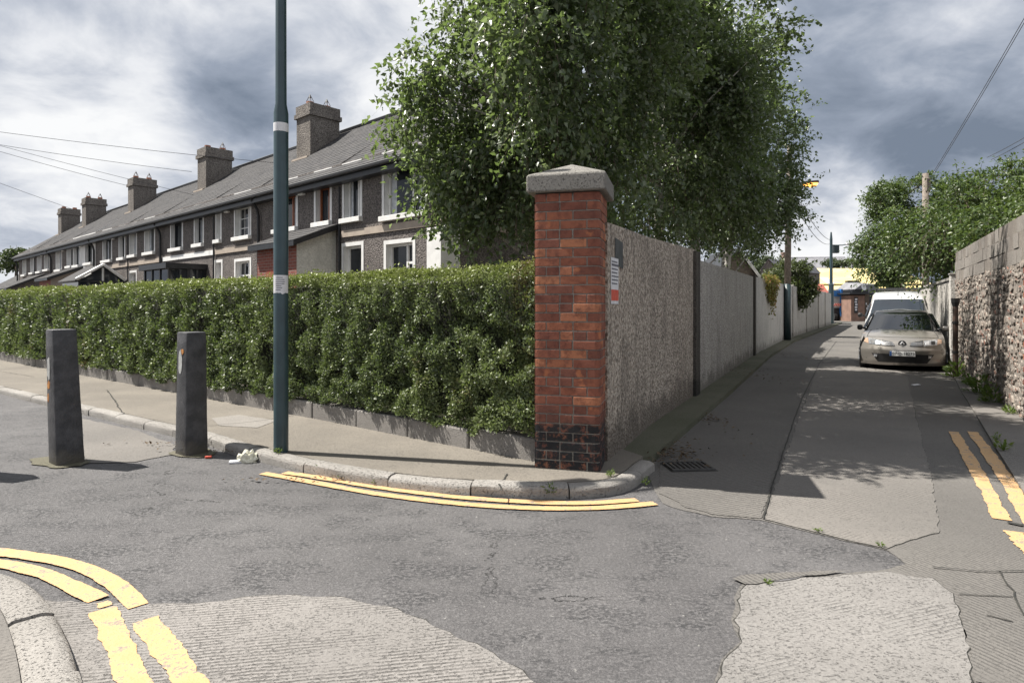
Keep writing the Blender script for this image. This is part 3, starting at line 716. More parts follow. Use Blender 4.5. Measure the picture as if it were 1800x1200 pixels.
for c in range(NC):
    odd = c % 2
    split = (c % 4 == 1) or c in (6, 14, 18)
    for k in range(4):
        ang = k * math.pi / 2; R = Matrix.Rotation(ang, 3, 'Z')
        def put(me, x):
            loc = R @ Vector((x, -PL / 2 + random.uniform(-.002, .003), 0)); loc.z = c * CH + random.uniform(-.001, .001)
            o = link('brick', me, pil, loc); o.rotation_euler = (0, 0, ang + random.uniform(-.006, .006))
        if odd:
            x0 = PL / 2 - span
            put(cB, PL / 2)
            if split and k in (0, 1): put(pl104, x0); put(pl333, x0 + .1135)
            else: put(pl218, x0)
        else:
            put(cA, -PL / 2)
            if split and k in (0, 1): put(pl104, -PL / 2 + .23); put(pl104, -PL / 2 + .344)
            else: put(pl218, -PL / 2 + .23)
cap = MB(); cw = .333; ch = .145
cap.add([(-cw, -cw, PH), (cw, -cw, PH), (cw, cw, PH), (-cw, cw, PH), (-cw, -cw, PH + ch), (cw, -cw, PH + ch), (cw, cw, PH + ch), (-cw, cw, PH + ch), (0, 0, PH + ch + .145)],
        [(0, 3, 2, 1), (0, 1, 5, 4), (1, 2, 6, 5), (2, 3, 7, 6), (3, 0, 4, 7), (4, 5, 8), (5, 6, 8), (6, 7, 8), (7, 4, 8)])
cap.build('cap_stone', M['granite'], pil, local=True, bevel=.014)

# ================================================================== LANE WALL (left)
def wall_at(px):
    k = (px - 900) / FOC
    for a, b in zip(WALL[:-1], WALL[1:]):
        d = b - a; den = d.x - k * d.y
        if abs(den) < 1e-9: continue
        f = (k * a.y - a.x) / den
        if -1e-6 <= f <= 1.0001: return a + d * f, d.normalized()
    return WALL[-1], (WALL[-1] - WALL[-2]).normalized()
lw = thing('lane_wall', (*WALL[2], 0), "long grey roughcast wall with dark piers along the left side of the lane", "wall")
stops = [1076, 1222, 1325, 1393, 1417, 1438, 1450, 1461]
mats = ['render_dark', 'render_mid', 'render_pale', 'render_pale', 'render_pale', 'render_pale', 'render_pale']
tops = [(2.20, 2.34), (2.20, 2.29), (2.31, 2.37), (2.37, 2.39), (2.41, 2.43), (2.41, 2.43), (2.41, 2.43)]
for i in range(len(stops) - 1):
    a, da = wall_at(stops[i]) if i else (WALL[0], (WALL[1] - WALL[0]).normalized()); b, db = wall_at(stops[i + 1])
    pts = [a] + [w for w in WALL if (w - a).dot(db) > .05 and (b - w).dot(db) > .05] + [b]
    th = .22; L = (b - a).length; n = len(pts)
    mb = MB(); vs = []
    for q in pts:
        f = (q - a).length / L; d = db; lft = Vector((-d.y, d.x)) * th
        zt = tops[i][0] + (tops[i][1] - tops[i][0]) * f
        vs += [(q.x, q.y, -.03), (q.x + lft.x, q.y + lft.y, -.03), (q.x + lft.x, q.y + lft.y, zt), (q.x + lft.x * .5, q.y + lft.y * .5, zt + .02), (q.x, q.y, zt)]
    fs = []
    for k in range(n - 1):
        A, B = 5 * k, 5 * k + 5
        fs += [(A, B, B + 4, A + 4), (A + 4, B + 4, B + 3, A + 3), (A + 3, B + 3, B + 2, A + 2), (A + 2, B + 2, B + 1, A + 1)]
    fs += [(0, 4, 3, 2, 1), tuple(5 * (n - 1) + q for q in (0, 1, 2, 3, 4))]
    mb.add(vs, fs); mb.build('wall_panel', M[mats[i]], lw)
    if i:
        pw = .34 if i < 3 else .30; lft = Vector((-da.y, da.x)); o = a - da * pw / 2 - lft * .05
        mb = MB(); mb.frame_box((o.x, o.y, -.03), (*(da * pw), 0), (*(lft * .33), 0), (0, 0, (2.31, 2.34, 2.41, 2.44, 2.44, 2.44)[i - 1] + .03))
        mb.build('wall_pier', M['pier_dark' if i < 3 else 'render_mid'], lw, bevel=.01)
# dark painted-out square and the poster by the pillar
d0 = (WALL[1] - WALL[0]).normalized(); nr0 = Vector((d0.y, -d0.x))
def on_wall(s, z, off): q = WALL[0] + d0 * s + nr0 * off; return (q.x, q.y, z)
mb = MB(); mb.quad(on_wall(.25, 1.84, .006), on_wall(.56, 1.82, .006), on_wall(.55, 2.07, .006), on_wall(.25, 2.09, .006))
mb.build('painted_square', simple('dark_slate_paint', (0.07, .075, .075), (0.045, .05, .05), 9, .8), lw)
po = thing('poster', on_wall(.27, 1.49, .004), "white paper poster with a red band, stuck to wall beside brick pillar", "poster")
mb = MB(); mb.frame_box(on_wall(.10, 1.48, .003), (*(d0 * .27), 0), (*(nr0 * .004), 0), (0, 0, .42)); mb.build('sheet', M['sticker'], po)
mb = MB(); mb.frame_box(on_wall(.10, 1.51, .0075), (*(d0 * .26), 0), (*(nr0 * .002), 0), (0, 0, .10)); mb.build('red_band', M['red_ink'], po)
mb = MB()
for k in range(7):
    z = 1.66 + k * .033; mb.frame_box(on_wall(.12, z, .0075), (*(d0 * (.20 + .02 * (k % 3))), 0), (*(nr0 * .0015), 0), (0, 0, .012 if k != 5 else .02))
mb.build('printed_lines', M['ink'], po)

# ================================================================== STONE WALL (right)
RA = math.atan2(RWT.y, RWT.x)
sw = thing('stone_wall', (*RW0, 0.02), "old rubble stone wall with grey concrete blocks on top, right of the lane", "wall", rot=RA)
SL, SZ, BZ = 6.9, 2.0, .205
MB().box((-.05, -.45, -.05), (SL, -.038, SZ + .01)).build('rubble_core', M['rubble_mortar'], sw, local=True)
MB().box((0.0, -.27, SZ - .02), (SL, -.035, SZ + 3 * BZ - .006)).build('block_mortar', M['rubble_mortar'], sw, local=True)
def stone_proto(seed):
    r = random.Random(seed); n = 8; vs = []; rad = []
    for k in range(n):
        a = 2 * math.pi * (k + .5) / n; c, s = math.cos(a), math.sin(a)
        q = max(abs(c), abs(s)) ** .9; rr = .5 / q * r.uniform(.78, 1.06); rad.append((c * rr, s * rr))
    for d, sc in ((-.6, 1.0), (.45, .98), (.9, .84)):
        for x, z in rad: vs.append((x * sc, d + r.uniform(-.12, .12) * (d > 0), z * sc))
    vs.append((r.uniform(-.1, .1), 1.0 + r.uniform(-.15, .1), r.uniform(-.1, .1)))
    fs = []
    for L in range(2):
        for k in range(n): fs.append((L * n + k, (L + 1) * n + k, (L + 1) * n + (k + 1) % n, L * n + (k + 1) % n))
    for k in range(n): fs.append((2 * n + k, 3 * n, 2 * n + (k + 1) % n))
    return vs, fs
SP = [stone_proto(40 + k) for k in range(14)]
SPM = []
for vs, fs in SP:
    me = bpy.data.meshes.new('stone'); me.from_pydata(vs, [], fs); me.materials.append(M['stone'])
    me.polygons.foreach_set('use_smooth', [True] * len(me.polygons)); me.set_sharp_from_angle(angle=math.radians(28)); me.update(); SPM.append(me)
r = random.Random(21); stones = []
z = -.02
while z < SZ - .03:
    rh = min(r.uniform(.055, .12), SZ - z); x = r.uniform(-.1, .05); pa, pb = r.uniform(0, 6), r.uniform(1.5, 3)
    while x < SL:
        wd = r.uniform(.06, .20) * (1.3 if r.random() < .15 else 1); wv_ = .03 * math.sin(x * pb + pa) * min(1, z * 4, (SZ - z) * 4) + r.uniform(-.025, .025)
        if rh > .08 and r.random() < .3:
            wd *= .8
            for q_ in (.25, .75): stones.append((x + wd / 2, z + rh * q_ + wv_, wd * r.uniform(.85, 1.0), rh * r.uniform(.42, .52), r.uniform(.008, .03), r.uniform(-.25, .25), r.randrange(14)))
        else: stones.append((x + wd / 2, z + rh / 2 + wv_, wd * r.uniform(.88, 1.03), rh * r.uniform(.85, 1.2), r.uniform(.008, .034), r.uniform(-.25, .25), r.randrange(14)))
        x += wd
    z += rh * .97
stones = [s for s in stones if 0 < s[0] < SL]
stones.sort(key=lambda s: s[0])
rest = MB()
for i, (x, zz_, a, h, d, ro, k) in enumerate(stones):
    if i < 300:
        o = link('stone', SPM[k], sw, (x, -.045, zz_)); o.scale = (a, d, h); o.rotation_euler = (0, ro, 0)
    else:
        vs, fs = SP[k]; c, s_ = math.cos(ro), math.sin(ro)
        rest.add([(x + (vx_ * a * c + vz * h * s_), -.045 + vy * d, zz_ + (-vx_ * a * s_ + vz * h * c)) for vx_, vy, vz in vs], fs)
rest.build('far_stones', M['stone'], sw, local=True, auto=math.radians(28))['kind'] = 'stuff'
bm_ = mesh_of(MB().box((0, -.25, 0), (.303, 0, BZ - .009)), 'block', M['block'], .006)
for c in range(3):
    x = -.0 - (.15 if c % 2 else 0)
    while x < SL - .1:
        if x > -.05:
            o = link('block', bm_, sw, (x, -.03 + r.uniform(-.012, .012), SZ + c * BZ + r.uniform(-.004, .004))); o.rotation_euler = (r.uniform(-.01, .01), 0, r.uniform(-.012, .012))
            o.scale = (r.uniform(.985, 1.0), 1, 1)
        x += .312
# red brick quoin closing the near end of the stone wall
q = thing('brick_quoin', (*(RW0 - RWT * .30), 0.02), "dark red brick end post of the stone wall at the right edge of the photo", "brick post", rot=RA)
MB().box((0, -.42, -.05), (.24, -.012, 2.0)).build('mortar_core', M['mortar'], q, local=True)
for c in range(26):
    for x, me in (((0, pl218), (.2175 + .01, None)) if c % 2 else ((0, pl104), (.114, pl104))):
        if me is None: continue
        o = link('brick', me, q, (x + .238, 0, c * .0772)); o.rotation_euler = (0, 0, math.pi)
bw = thing('white_board', (*(RW0 - RWT * .22 + RWN * .0), 2.0), "white painted board standing on brick post at the end of block courses", "board", rot=RA)
MB().box((-.10, -.14, .02), (.16, -.04, .52)).build('panel', M['white'], bw, local=True, bevel=.004)
MB().box((-.11, -.15, .521), (.17, -.03, .55)).build('top_rail', M['white'], bw, local=True)
# iron pipe in front of the stone wall
def right_wall_pt(px, off=0):
    k = (px - 900) / FOC; f = (k * RW0.y - RW0.x) / (RWT.x - k * RWT.y); return RW0 + RWT * f + RWN * off
ip = right_wall_pt(1690, .10)
it = thing('iron_pipe', (*ip, .03), "rusty dark iron downpipe with hopper head against the stone wall behind the car", "pipe")
MB().tube([(ip.x, ip.y, .0), (ip.x, ip.y, 1.45)], .048, 10).build('pipe_shaft', simple('rusty_iron', (0.05, .035, .03), (0.09, .05, .035), 12, .8, bmp=.4), it)
hd_ = MB(); hd_.tube([(ip.x, ip.y, 1.45), (ip.x, ip.y, 1.54), (ip.x, ip.y, 1.62)], [.048, .075, .08], 8); hd_.build('hopper_head', M['black'], it)
for zz_ in (.5, 1.1): MB().tube([(ip.x, ip.y, zz_), (ip.x, ip.y, zz_ + .05)], .058, 10).build('bracket', M['black'], it)
# rendered post and low rendered wall behind the stone wall
e0 = RW0 + RWT * (SL + .12)
rp_ = thing('gate_post', (*e0, 0), "pale rendered gate post at the far end of the stone wall", "post", rot=RA)
MB().box((-.1, -.3, -.05), (.12, .06, 2.15)).build('shaft', M['render_pale'], rp_, local=True, bevel=.015)
MB().box((-.115, -.315, 2.151), (.135, .075, 2.19)).build('cap_slab', M['kerb'], rp_, local=True, bevel=.01)
rw = thing('rendered_wall', (*(e0 + RWT * .4), 0), "grey rendered wall behind the parked van with a dark doorway slot", "wall", rot=RA)
MB().box((0, -.25, -.05), (9.3, 0.0, 2.05)).build('wall_panel', M['render_mid'], rw, local=True)
MB().box((10.3, -.25, -.05), (38, 0.0, 2.0)).build('wall_panel', M['render_mid'], rw, local=True)
MB().box((9.302, -.2, -.05), (10.298, -.12, 1.95)).build('wooden_door', M['wood'], rw, local=True)
MB().box((0, -.28, 2.052), (9.3, .03, 2.11)).build('coping', M['kerb'], rw, local=True)

# ================================================================== STREET FURNITURE
lpb = P(494, 793, KZ)
lp_ = thing('street_lamp', lpb, "tall dark green lamp post on the footpath with white band and taped notice", "lamp post")
zb = lambda y: Q(494, y, lpb.y).z
zs = zb(200)
MB().tube([lpb + Vector((0, 0, -.02)), (lpb.x, lpb.y, zs), (lpb.x, lpb.y, zs + .09), (lpb.x, lpb.y, 6.75)], [.067, .067, .051, .045], 20).build('post', M['green_paint'], lp_, auto=math.radians(30))
MB().tube([(lpb.x, lpb.y, zb(233)), (lpb.x, lpb.y, zb(218))], .0682, 20).build('white_band', M['sticker'], lp_, auto=math.radians(40))
def wrap(rad, a0, a1, z0, z1, n=10, jag=0):
    m = MB(); rr = random.Random(5)
    zz = [z0 + (rr.uniform(-jag, jag) if jag else 0) for _ in range(n + 1)]
    for k in range(n):
        t0 = a0 + (a1 - a0) * k / n; t1 = a0 + (a1 - a0) * (k + 1) / n
        m.quad(*[(lpb.x + rad * math.cos(a), lpb.y + rad * math.sin(a), z) for a, z in ((t0, zz[k]), (t1, zz[k + 1]), (t1, z1), (t0, z1))])
    return m
ca = math.atan2(-lpb.y, -lpb.x)
no = thing('paper_notice', (lpb.x, lpb.y, zb(516)), "torn white printed notice wrapped around the green lamp post", "notice")
wrap(.0695, ca - 1.25, ca + 1.1, zb(516), zb(484), jag=.008).build('sheet', M['sticker'], no)
mb = MB()
for k, (a, b_) in enumerate(((-.5, .35), (-.6, .6), (-.6, .65), (-.6, .6), (-.55, .2), (-.5, .3), (-.6, .1))):
    z1 = zb(487.5 + k * 3.6); w_ = wrap(.0702, ca + a - .15, ca + b_ - .15, z1 - .007, z1, 5); mb.add(w_.v, w_.f)
mb.build('printed_lines', M['ink'], no)
# the lantern bracket is above the frame; its shadow falls across the lane mouth
arm = MB(); a0 = Vector((lpb.x, lpb.y, 5.35))
ad = Vector((-1, -.3, 0)).normalized()
arm.tube([a0, a0 + ad * .2 + Vector((0, 0, .20)), a0 + ad * .5 + Vector((0, 0, .28)), a0 + ad * .75 + Vector((0, 0, .24))], .03, 8); arm.build('bracket', M['green_paint'], lp_, smooth=True)
MB().cbox(a0 + ad * .98 + Vector((0, 0, .20)), (.2, .55, .13), rz=math.atan2(ad.y, ad.x) - math.pi / 2).build('lantern', M['sticker'], lp_, bevel=.03)

BH = (H2 - H1).normalized(); brot = math.atan2(BH.y, BH.x)
def bollard(bpx, wpx, h, lean, label, extra):
    b = P(*bpx, 0); o = thing('bollard', b, label, "bollard", "black square bollards across the road end", rot=brot)
    R_ = Matrix.Rotation(-brot, 3, 'Z'); ln = R_ @ Vector((lean[0], lean[1], 0))
    w0, w1 = .112, .098; m = MB(); vs = []
    for k in range(7):
        f = k / 6; w_ = w0 + (w1 - w0) * f
        for sx, sy in ((-1, -1), (1, -1), (1, 1), (-1, 1)): vs.append((sx * w_ + ln.x * f + random.uniform(-.003, .003), sy * w_ + ln.y * f + random.uniform(-.003, .003), -.03 + (h + .03) * f))
    fs = [(4 * k + j, 4 * k + (j + 1) % 4, 4 * k + 4 + (j + 1) % 4, 4 * k + 4 + j) for k in range(6) for j in range(4)] + [(24, 25, 26, 27), (3, 2, 1, 0)]
    m.add(vs, fs); m.build('shaft', M['bollard'], o, local=True, bevel=.013, auto=math.radians(35))
    # patches where the paint flaked off on the edge that faces the hedge side
    for (z0, z1, y0, y1, mat) in extra:
        f = (z0 + z1) / 2 / h; w_ = w0 + (w1 - w0) * f; m = MB(); rr = random.Random(int(z0 * 100)); n = 11
        pts = []
        for k in range(n):
            a = 2 * math.pi * k / n; q = rr.uniform(.65, 1.1); pts.append((y0 + y1) / 2 + (y1 - y0) / 2 * q * math.cos(a)); pts.append((z0 + z1) / 2 + (z1 - z0) / 2 * q * math.sin(a))
        pts = [(pts[2 * k], pts[2 * k + 1]) for k in range(n)]
        top = [(ln.x * f + p * w_ * .8, w_ + .004 + ln.y * f, zq) for p, zq in pts]
        m.add(top + [(x, y - .004, zq) for x, y, zq in top], [tuple(range(n))[::-1]] + [(k, (k + 1) % n, n + (k + 1) % n, n + k) for k in range(n)])
        m.build('flaked_paint', M[mat], o, local=True)
    return o
bollard((118, 813), 54, 1.245, (-.055, .0, 0), "leaning black bollard farthest left in view, orange rust streak on its edge", [(.76, 1.02, -.2, .85, 'chip'), (.69, .78, .1, .95, 'rust'), (.56, .66, .5, .98, 'rust')])
bollard((337, 797), 45, 1.205, (0, 0, 0), "upright black bollard nearest the green lamp post, pale flaked patch on its edge", [(.80, 1.03, -.4, .7, 'chip'), (.98, 1.05, -.7, .0, 'rust')])
bollard((-85, 832), 54, 1.20, (0, 0, 0), "black bollard outside the frame whose shadow enters at the left edge", [])

# telegraph pole with lit lamp on the lane wall
tb = wall_at(1378)[0] + Vector((.10, -.10))
tp = thing('telegraph_pole', (*tb, .05), "wooden pole with green painted foot against the lane wall, lit orange lamp above", "utility pole")
TY = tb.y; tz = lambda y: Q(1378, y, TY).z
MB().tube([(tb.x + .0, tb.y, tz(500)), (tb.x + .05, tb.y, tz(360)), (tb.x + .1, tb.y, tz(255))], [.13, .115, .10], 12).build('shaft', M['wood'], tp, smooth=True)
MB().tube([(tb.x, tb.y, 0.02), (tb.x, tb.y, tz(499))], [.135, .13], 12).build('painted_foot', M['green_dark'], tp, smooth=True)
am = MB(); za = tz(321); rx = Vector((.88, -.47, 0))
am.tube([(tb.x + .07, tb.y, za - .05), (*(tb + rx.xy * .35), za + .10), (*(tb + rx.xy * .6), za + .04)], .025, 6); am.build('lamp_arm', M['green_dark'], tp)
lh = Vector((*(tb + rx.xy * .85), za - .16)); la = math.atan2(rx.y, rx.x)
MB().cbox(lh + Vector((0, 0, .10)), (.62, .22, .09), rz=la).build('lamp_housing', M['black'], tp, bevel=.03)
mm, tt, bb = mat_base('sodium_glow'); bb.inputs['Base Color'].default_value = (.9, .45, .1, 1); bb.inputs['Emission Color'].default_value = (1.0, .42, .08, 1); bb.inputs['Emission Strength'].default_value = 2.2; M['sodium'] = mm
lob = MB(); vs = []
for k in range(5):
    rr = (1, .95, .8, .5, .1)[k]; dz = (.0, -.06, -.11, -.145, -.16)[k]
    for j in range(12):
        a = 2 * math.pi * j / 12; c = Matrix.Rotation(la, 3, 'Z') @ Vector((.28 * rr * math.cos(a), .10 * rr * math.sin(a), dz)); vs.append(lh + Vector((0, 0, .05)) + c)
lob.add(vs, [(k * 12 + j, (k + 1) * 12 + j, (k + 1) * 12 + (j + 1) % 12, k * 12 + (j + 1) % 12) for k in range(4) for j in range(12)] + [tuple(48 + j for j in range(11, -1, -1))])
lob.build('lamp_bowl', M['sodium'], tp, smooth=True)
# far green lamp post
fb = P(1461, 569, .08); fo = thing('street_lamp', fb, "slim green lamp post with side lantern at the far end of the lane wall", "lamp post")
fz = lambda y: Q(1461, y, fb.y).z
MB().tube([fb, (fb.x, fb.y, fz(500)), (fb.x, fb.y, fz(499)), (fb.x, fb.y, fz(420)), (fb.x, fb.y, fz(408))], [.20, .19, .12, .10, .05], 10).build('post', M['green_paint'], fo)
MB().tube([(fb.x, fb.y, fz(431)), (fb.x + .9, fb.y, fz(431)), (fb.x + 1.2, fb.y, fz(429))], .04, 6).build('arm', M['green_paint'], fo)
MB().cbox((fb.x + 1.65, fb.y, fz(428.5)), (1.0, .3, .2)).build('lantern', M['sticker'], fo, bevel=.05)
MB().cbox((fb.x + .38, fb.y, fz(438)), (.36, .36, .62)).build('control_box', M['green_dark'], fo, bevel=.03)
# poles on the right
rb = Q(1627, 560, 21.5); ro_ = thing('telegraph_pole', (rb.x, rb.y, 0), "weathered wooden pole rising out of the shrubs right of the lane", "utility pole")
MB().tube([(rb.x, rb.y, 0), (rb.x, rb.y, Q(1627, 305, 21.5).z)], [.13, .095], 10).build('shaft', M['wood'], ro_, smooth=True)
MB().cbox((rb.x, rb.y - .12, Q(0, 326, 21.5).z), (.14, .10, .45)).build('terminal_box', M['wood'], ro_, bevel=.02)
MB().tube([(rb.x - .12, rb.y, Q(0, 310, 21.5).z), (rb.x + .12, rb.y, Q(0, 310, 21.5).z)], .02, 6).build('peg', M['black'], ro_)
rb2 = Q(1585, 560, 36); ro2 = thing('timber_post', (rb2.x, rb2.y, 0), "thin grey timber post just behind the white van roof", "post")
MB().tube([(rb2.x, rb2.y, 0), (rb2.x, rb2.y, Q(0, 453, 36).z)], [.11, .09], 8).build('shaft', M['wood'], ro2, smooth=True)
MB().tube([(rb2.x, rb2.y, Q(0, 453, 36).z), (rb2.x, rb2.y, Q(0, 452, 36).z)], .12, 8).build('top_cap', M['black'], ro2)
# overhead wires
def wire(a, b, sag, label, rad=.009, group='overhead wires'):
    n = 14; pts = [a + (b - a) * (k / n) + Vector((0, 0, -sag * 4 * (k / n) * (1 - k / n))) for k in range(n + 1)]
    tag(MB().tube(pts, rad, 4).build('overhead_wire', M['wire']), label, 'wire', group)
wire(Q(-250, 196, 22), Q(500, 288, 21), .12, "highest wire crossing the sky at left, above the chimneys")
wire(Q(-250, 210, 22), Q(337, 302, 23.5), .12, "second highest wire at left, ending at the middle chimney stack")
wire(Q(-250, 190, 22), Q(222, 326, 27), .1, "wire at left slanting down to the stack with two pots behind")
wire(Q(-250, 186, 22.6), Q(380, 352, 25), .1, "wire at left slanting past the chimneys onto the slates")
wire(Q(-250, 226, 24), Q(131, 369, 31), .06, "lowest wire at left, dropping to the fourth chimney stack")
wire(Q(1640, 304, 21.4), Q(1850, -55, 12), .06, "wire climbing right from wooden pole, left one of the steep pair", .008)
wire(Q(1643, 304, 21.4), Q(1855, -55, 12), .06, "wire climbing right from wooden pole, right one of the steep pair", .008)
wire(Q(1735, 277, 16), Q(1850, 212, 12), .03, "upper wire of the short pair over shrubs at the right edge", .007)
wire(Q(1742, 281, 16), Q(1850, 220, 12), .03, "lower wire of the short pair over shrubs at the right edge", .007)
wire(Q(1407, 356, TY), Q(1461, 422, fb.y), .35, "upper slack wire from leafy pole to far green lamp post", .014)
wire(Q(1404, 372, TY), Q(1461, 428, fb.y), .5, "lower slack wire from leafy pole to far green lamp post", .014)

# ================================================================== HOUSES
HU = Vector((-.737, .676)).normalized(); HN = Vector((.676, .737)).normalized(); HC = Vector((-1.475, 12.981))
DZ = EYE - 1.40
def W(s, d, z): q = HC + HU * s + HN * d; return Vector((q.x, q.y, z + DZ))
HUR = math.atan2(HU.y, HU.x)
EV = 4.88; RD = 3.0; RZ = 7.18
def hbox(mb, s0, s1, d0, d1, z0, z1, mi=0):
    mb.frame_box(W(s0, d0, z0), (*(HU * (s1 - s0)), 0), (*(HN * (d1 - d0)), 0), (0, 0, z1 - z0), mi); return mb
def make_window(house, s0, s1, z0, z1, style='plain', flap=False, sill=True, big=None, door=False):
    """part window (white reveal) > frame, pane, sill"""
    rd = .17; m = MB(); e = .0
    A = [(s0, z0), (s1, z0), (s1, z1), (s0, z1)]
    t_ = .09
    for k in range(4):
        (a, b), (c, d) = A[k], A[(k + 1) % 4]
        m.quad(W(a, -.012, b), W(c, -.012, d), W(c, rd, d), W(a, rd, b))
    for (a, b, c, d) in ((s0 - t_, s0, z0, z1 + t_), (s1, s1 + t_, z0, z1 + t_), (s0, s1, z1, z1 + t_)): hbox(m, a, b, -.012, .004, c, d)
    wn = m.build('window' if not door else 'doorway', M['white'], house)
    fm = {'plain': 'white', 'grid': 'white', 'brown': 'wood_frame', 'dark': 'dark_trim'}[style]
    hbox(MB(), s0 + .004, s1 - .004, rd - .008, rd + .02, z0 + .004, z1 - .004).build('pane' if not door else 'door', M['glass'], wn)
    f = MB(); b_ = .055; y0, y1 = rd - .05, rd - .0085
    for a in ((s0 + .003, s0 + b_, z0 + .003, z1 - .003), (s1 - b_, s1 - .003, z0 + .003, z1 - .003), (s0 + b_ + .001, s1 - b_ - .001, z0 + .003, z0 + b_), (s0 + b_ + .001, s1 - b_ - .001, z1 - b_, z1 - .003)): hbox(f, a[0], a[1], y0, y1, a[2], a[3])
    mu = s0 + (s1 - s0) * .36; tr = z0 + (z1 - z0) * .70
    if not door:
        hbox(f, mu - .03, mu + .03, y0 - .001, y1 - .001, z0 + b_, z1 - b_)
        hbox(f, s0 + b_ + .002, (mu - .031) if style == 'plain' else (s1 - b_ - .002), y0 + .002, y1 - .002, tr - .028, tr + .028)
        if style == 'grid':
            for q in (.22, .45): hbox(f, s0 + b_ + .003, s1 - b_ - .003, rd - .02, y1 - .003, z0 + (z1 - z0) * q - .012, z0 + (z1 - z0) * q + .012)
            q = (mu + s1) / 2; hbox(f, q - .012, q + .012, rd - .021, y1 - .004, z0 + b_, z1 - b_)
    f.build('frame', M[fm], wn)
    if not door and random.random() < .45:
        c = MB(); q0 = s0 + b_ + .01; q1 = mu - .035 if random.random() < .5 else s0 + (s1 - s0) * .25; hbox(c, q0, q1, rd - .0105, rd - .0086, z0 + .06, z1 - .06); c.build('curtain', M['curtain'], wn)
        q0 = s1 - b_ - (s1 - s0) * .14; hbox(MB(), q0, s1 - b_ - .01, rd - .0105, rd - .0086, z0 + .06, z1 - .06).build('curtain', M['curtain'], wn)
    if flap:
        fl_ = MB(); sa, sb = mu + .03, s1 - b_; zt = z1 - .06; zb_ = tr + .05; out = .30
        a, b, c, d = W(sa, rd - .06, zt), W(sb, rd - .06, zt), W(sb, rd - out, zb_ + .06), W(sa, rd - out, zb_ + .06); th = Vector((0, 0, .04))
        fl_.add([a, b, c, d, a + th, b + th, c + th, d + th], [(0, 1, 2, 3), (7, 6, 5, 4), (0, 4, 5, 1), (1, 5, 6, 2), (2, 6, 7, 3), (3, 7, 4, 0)])
        fl_.build('open_fanlight', M[fm if fm != 'white' else 'glass'], wn)
    if sill: hbox(MB(), s0 - .10, s1 + .10, -.11, .02, z0 - .12, z0 - .002).build('sill', M['white'], wn, bevel=.008)
    return wn
def slates(house, s0, s1, d0, z0, d1, z1, name='slates', w_=.28, c_=.17):
    sl = math.hypot(d1 - d0, z1 - z0); n = max(1, round(sl / c_)); m = MB(); rr = random.Random(int(s0 * 10)); dd, dz = (d1 - d0) / sl, (z1 - z0) / sl
    nz = Vector((-dz, dd)) if d1 > d0 else Vector((dz, -dd))
    for k in range(n):
        x = s0 - (w_ / 2 if k % 2 else 0)
        while x < s1:
            a, b = max(x + .004, s0), min(x + w_ - .004, s1)
            if b - a > .02:
                l0, l1 = sl * k / n - rr.uniform(0, .008), sl * (k + 1) / n + .03; h0 = .010 + rr.uniform(0, .004); h1 = .003
                p0 = lambda s, l, h: W(s, d0 + dd * l + nz.x * h, z0 + dz * l + nz.y * h)
                A, B, C, D = p0(a, l0, h0), p0(b, l0, h0), p0(b, min(l1, sl), h1), p0(a, min(l1, sl), h1)
                m.add([A, B, C, D, p0(a, l0, h0 - .009), p0(b, l0, h0 - .009)], [(0, 1, 2, 3), (4, 5, 1, 0), (4, 0, 3), (5, 2, 1)])
            x += w_
    return tag(m.build(name, M['slate'], house), kind='stuff')
M['chim'] = mk_roughcast('chimney_dash', (0.26, .235, .21), (0.10, .09, .082), (0.07, .06, .055), 30, .35, 0, 1.0)
M['pot'] = simple('clay_pot', (0.34, .14, .08), (0.2, .09, .06), 9, .8)
M['cowl'] = simple('steel_cowl', (0.25, .25, .25), (0.16, .16, .16), 9, .4, metal=.7)
BS = [0, 3.80, 8.05, 11.3, 16.1, 20.05, 24.95, 29.1, 33.5, 37.9, 42.9]
labs = ["pebble dashed end house nearest the brick pillar, partly behind the birch tree", "terraced house with brown wood windows and white sided porch behind the lamp post",
        "terraced house with small paned white windows, left of the lamp post", "terraced house with white band and dark flat roofed glass porch",
        "terraced house with tan band, fifth from the birch tree, no porch", "terraced house with a glass gabled porch and white bargeboard",
        "white painted house in the grey terrace with a brick porch", "grey terraced house just left of the white painted house",
        "grey terraced house second from the far left end of the row", "last grey house at the far left end of the terrace"]
houses = []
UP = (3.50, 4.84)
wins = [[(.55, 1.95, 3.44, 4.82, 'plain', 0), (2.92, 3.60, 3.54, 4.82, 'plain', 0)],
        [(4.25, 4.93, 3.56, 4.82, 'brown', 1), (5.95, 7.1, 3.56, 4.82, 'brown', 0)],
        [(8.72, 9.72, 3.54, 4.82, 'grid', 0), (10.82, 11.12, 3.56, 4.80, 'grid', 0)],
        [(12.25, 12.92, 3.54, 4.80, 'dark', 0), (14.1, 15.15, 3.52, 4.80, 'dark', 1)],
        [(16.95, 18.0, 3.54, 4.82, 'plain', 0), (19.08, 19.88, 3.54, 4.80, 'plain', 0)],
        [(20.58, 21.3, 3.5, 4.80, 'dark', 0), (22.45, 23.7, 3.5, 4.82, 'dark', 1)],
        [(25.5, 26.7, 3.52, 4.80, 'dark', 0), (27.8, 28.8, 3.5, 4.80, 'dark', 0)],
        [(29.3, 30.2, 3.52, 4.80, 'plain', 0), (31.4, 32.6, 3.42, 4.80, 'plain', 0)],
        [(34.3, 35.4, 3.55, 4.80, 'plain', 0), (36.3, 37.3, 3.5, 4.78, 'plain', 0)],
        [(38.3, 39.2, 3.5, 4.80, 'plain', 0), (40.6, 41.6, 3.45, 4.75, 'plain', 0)]]
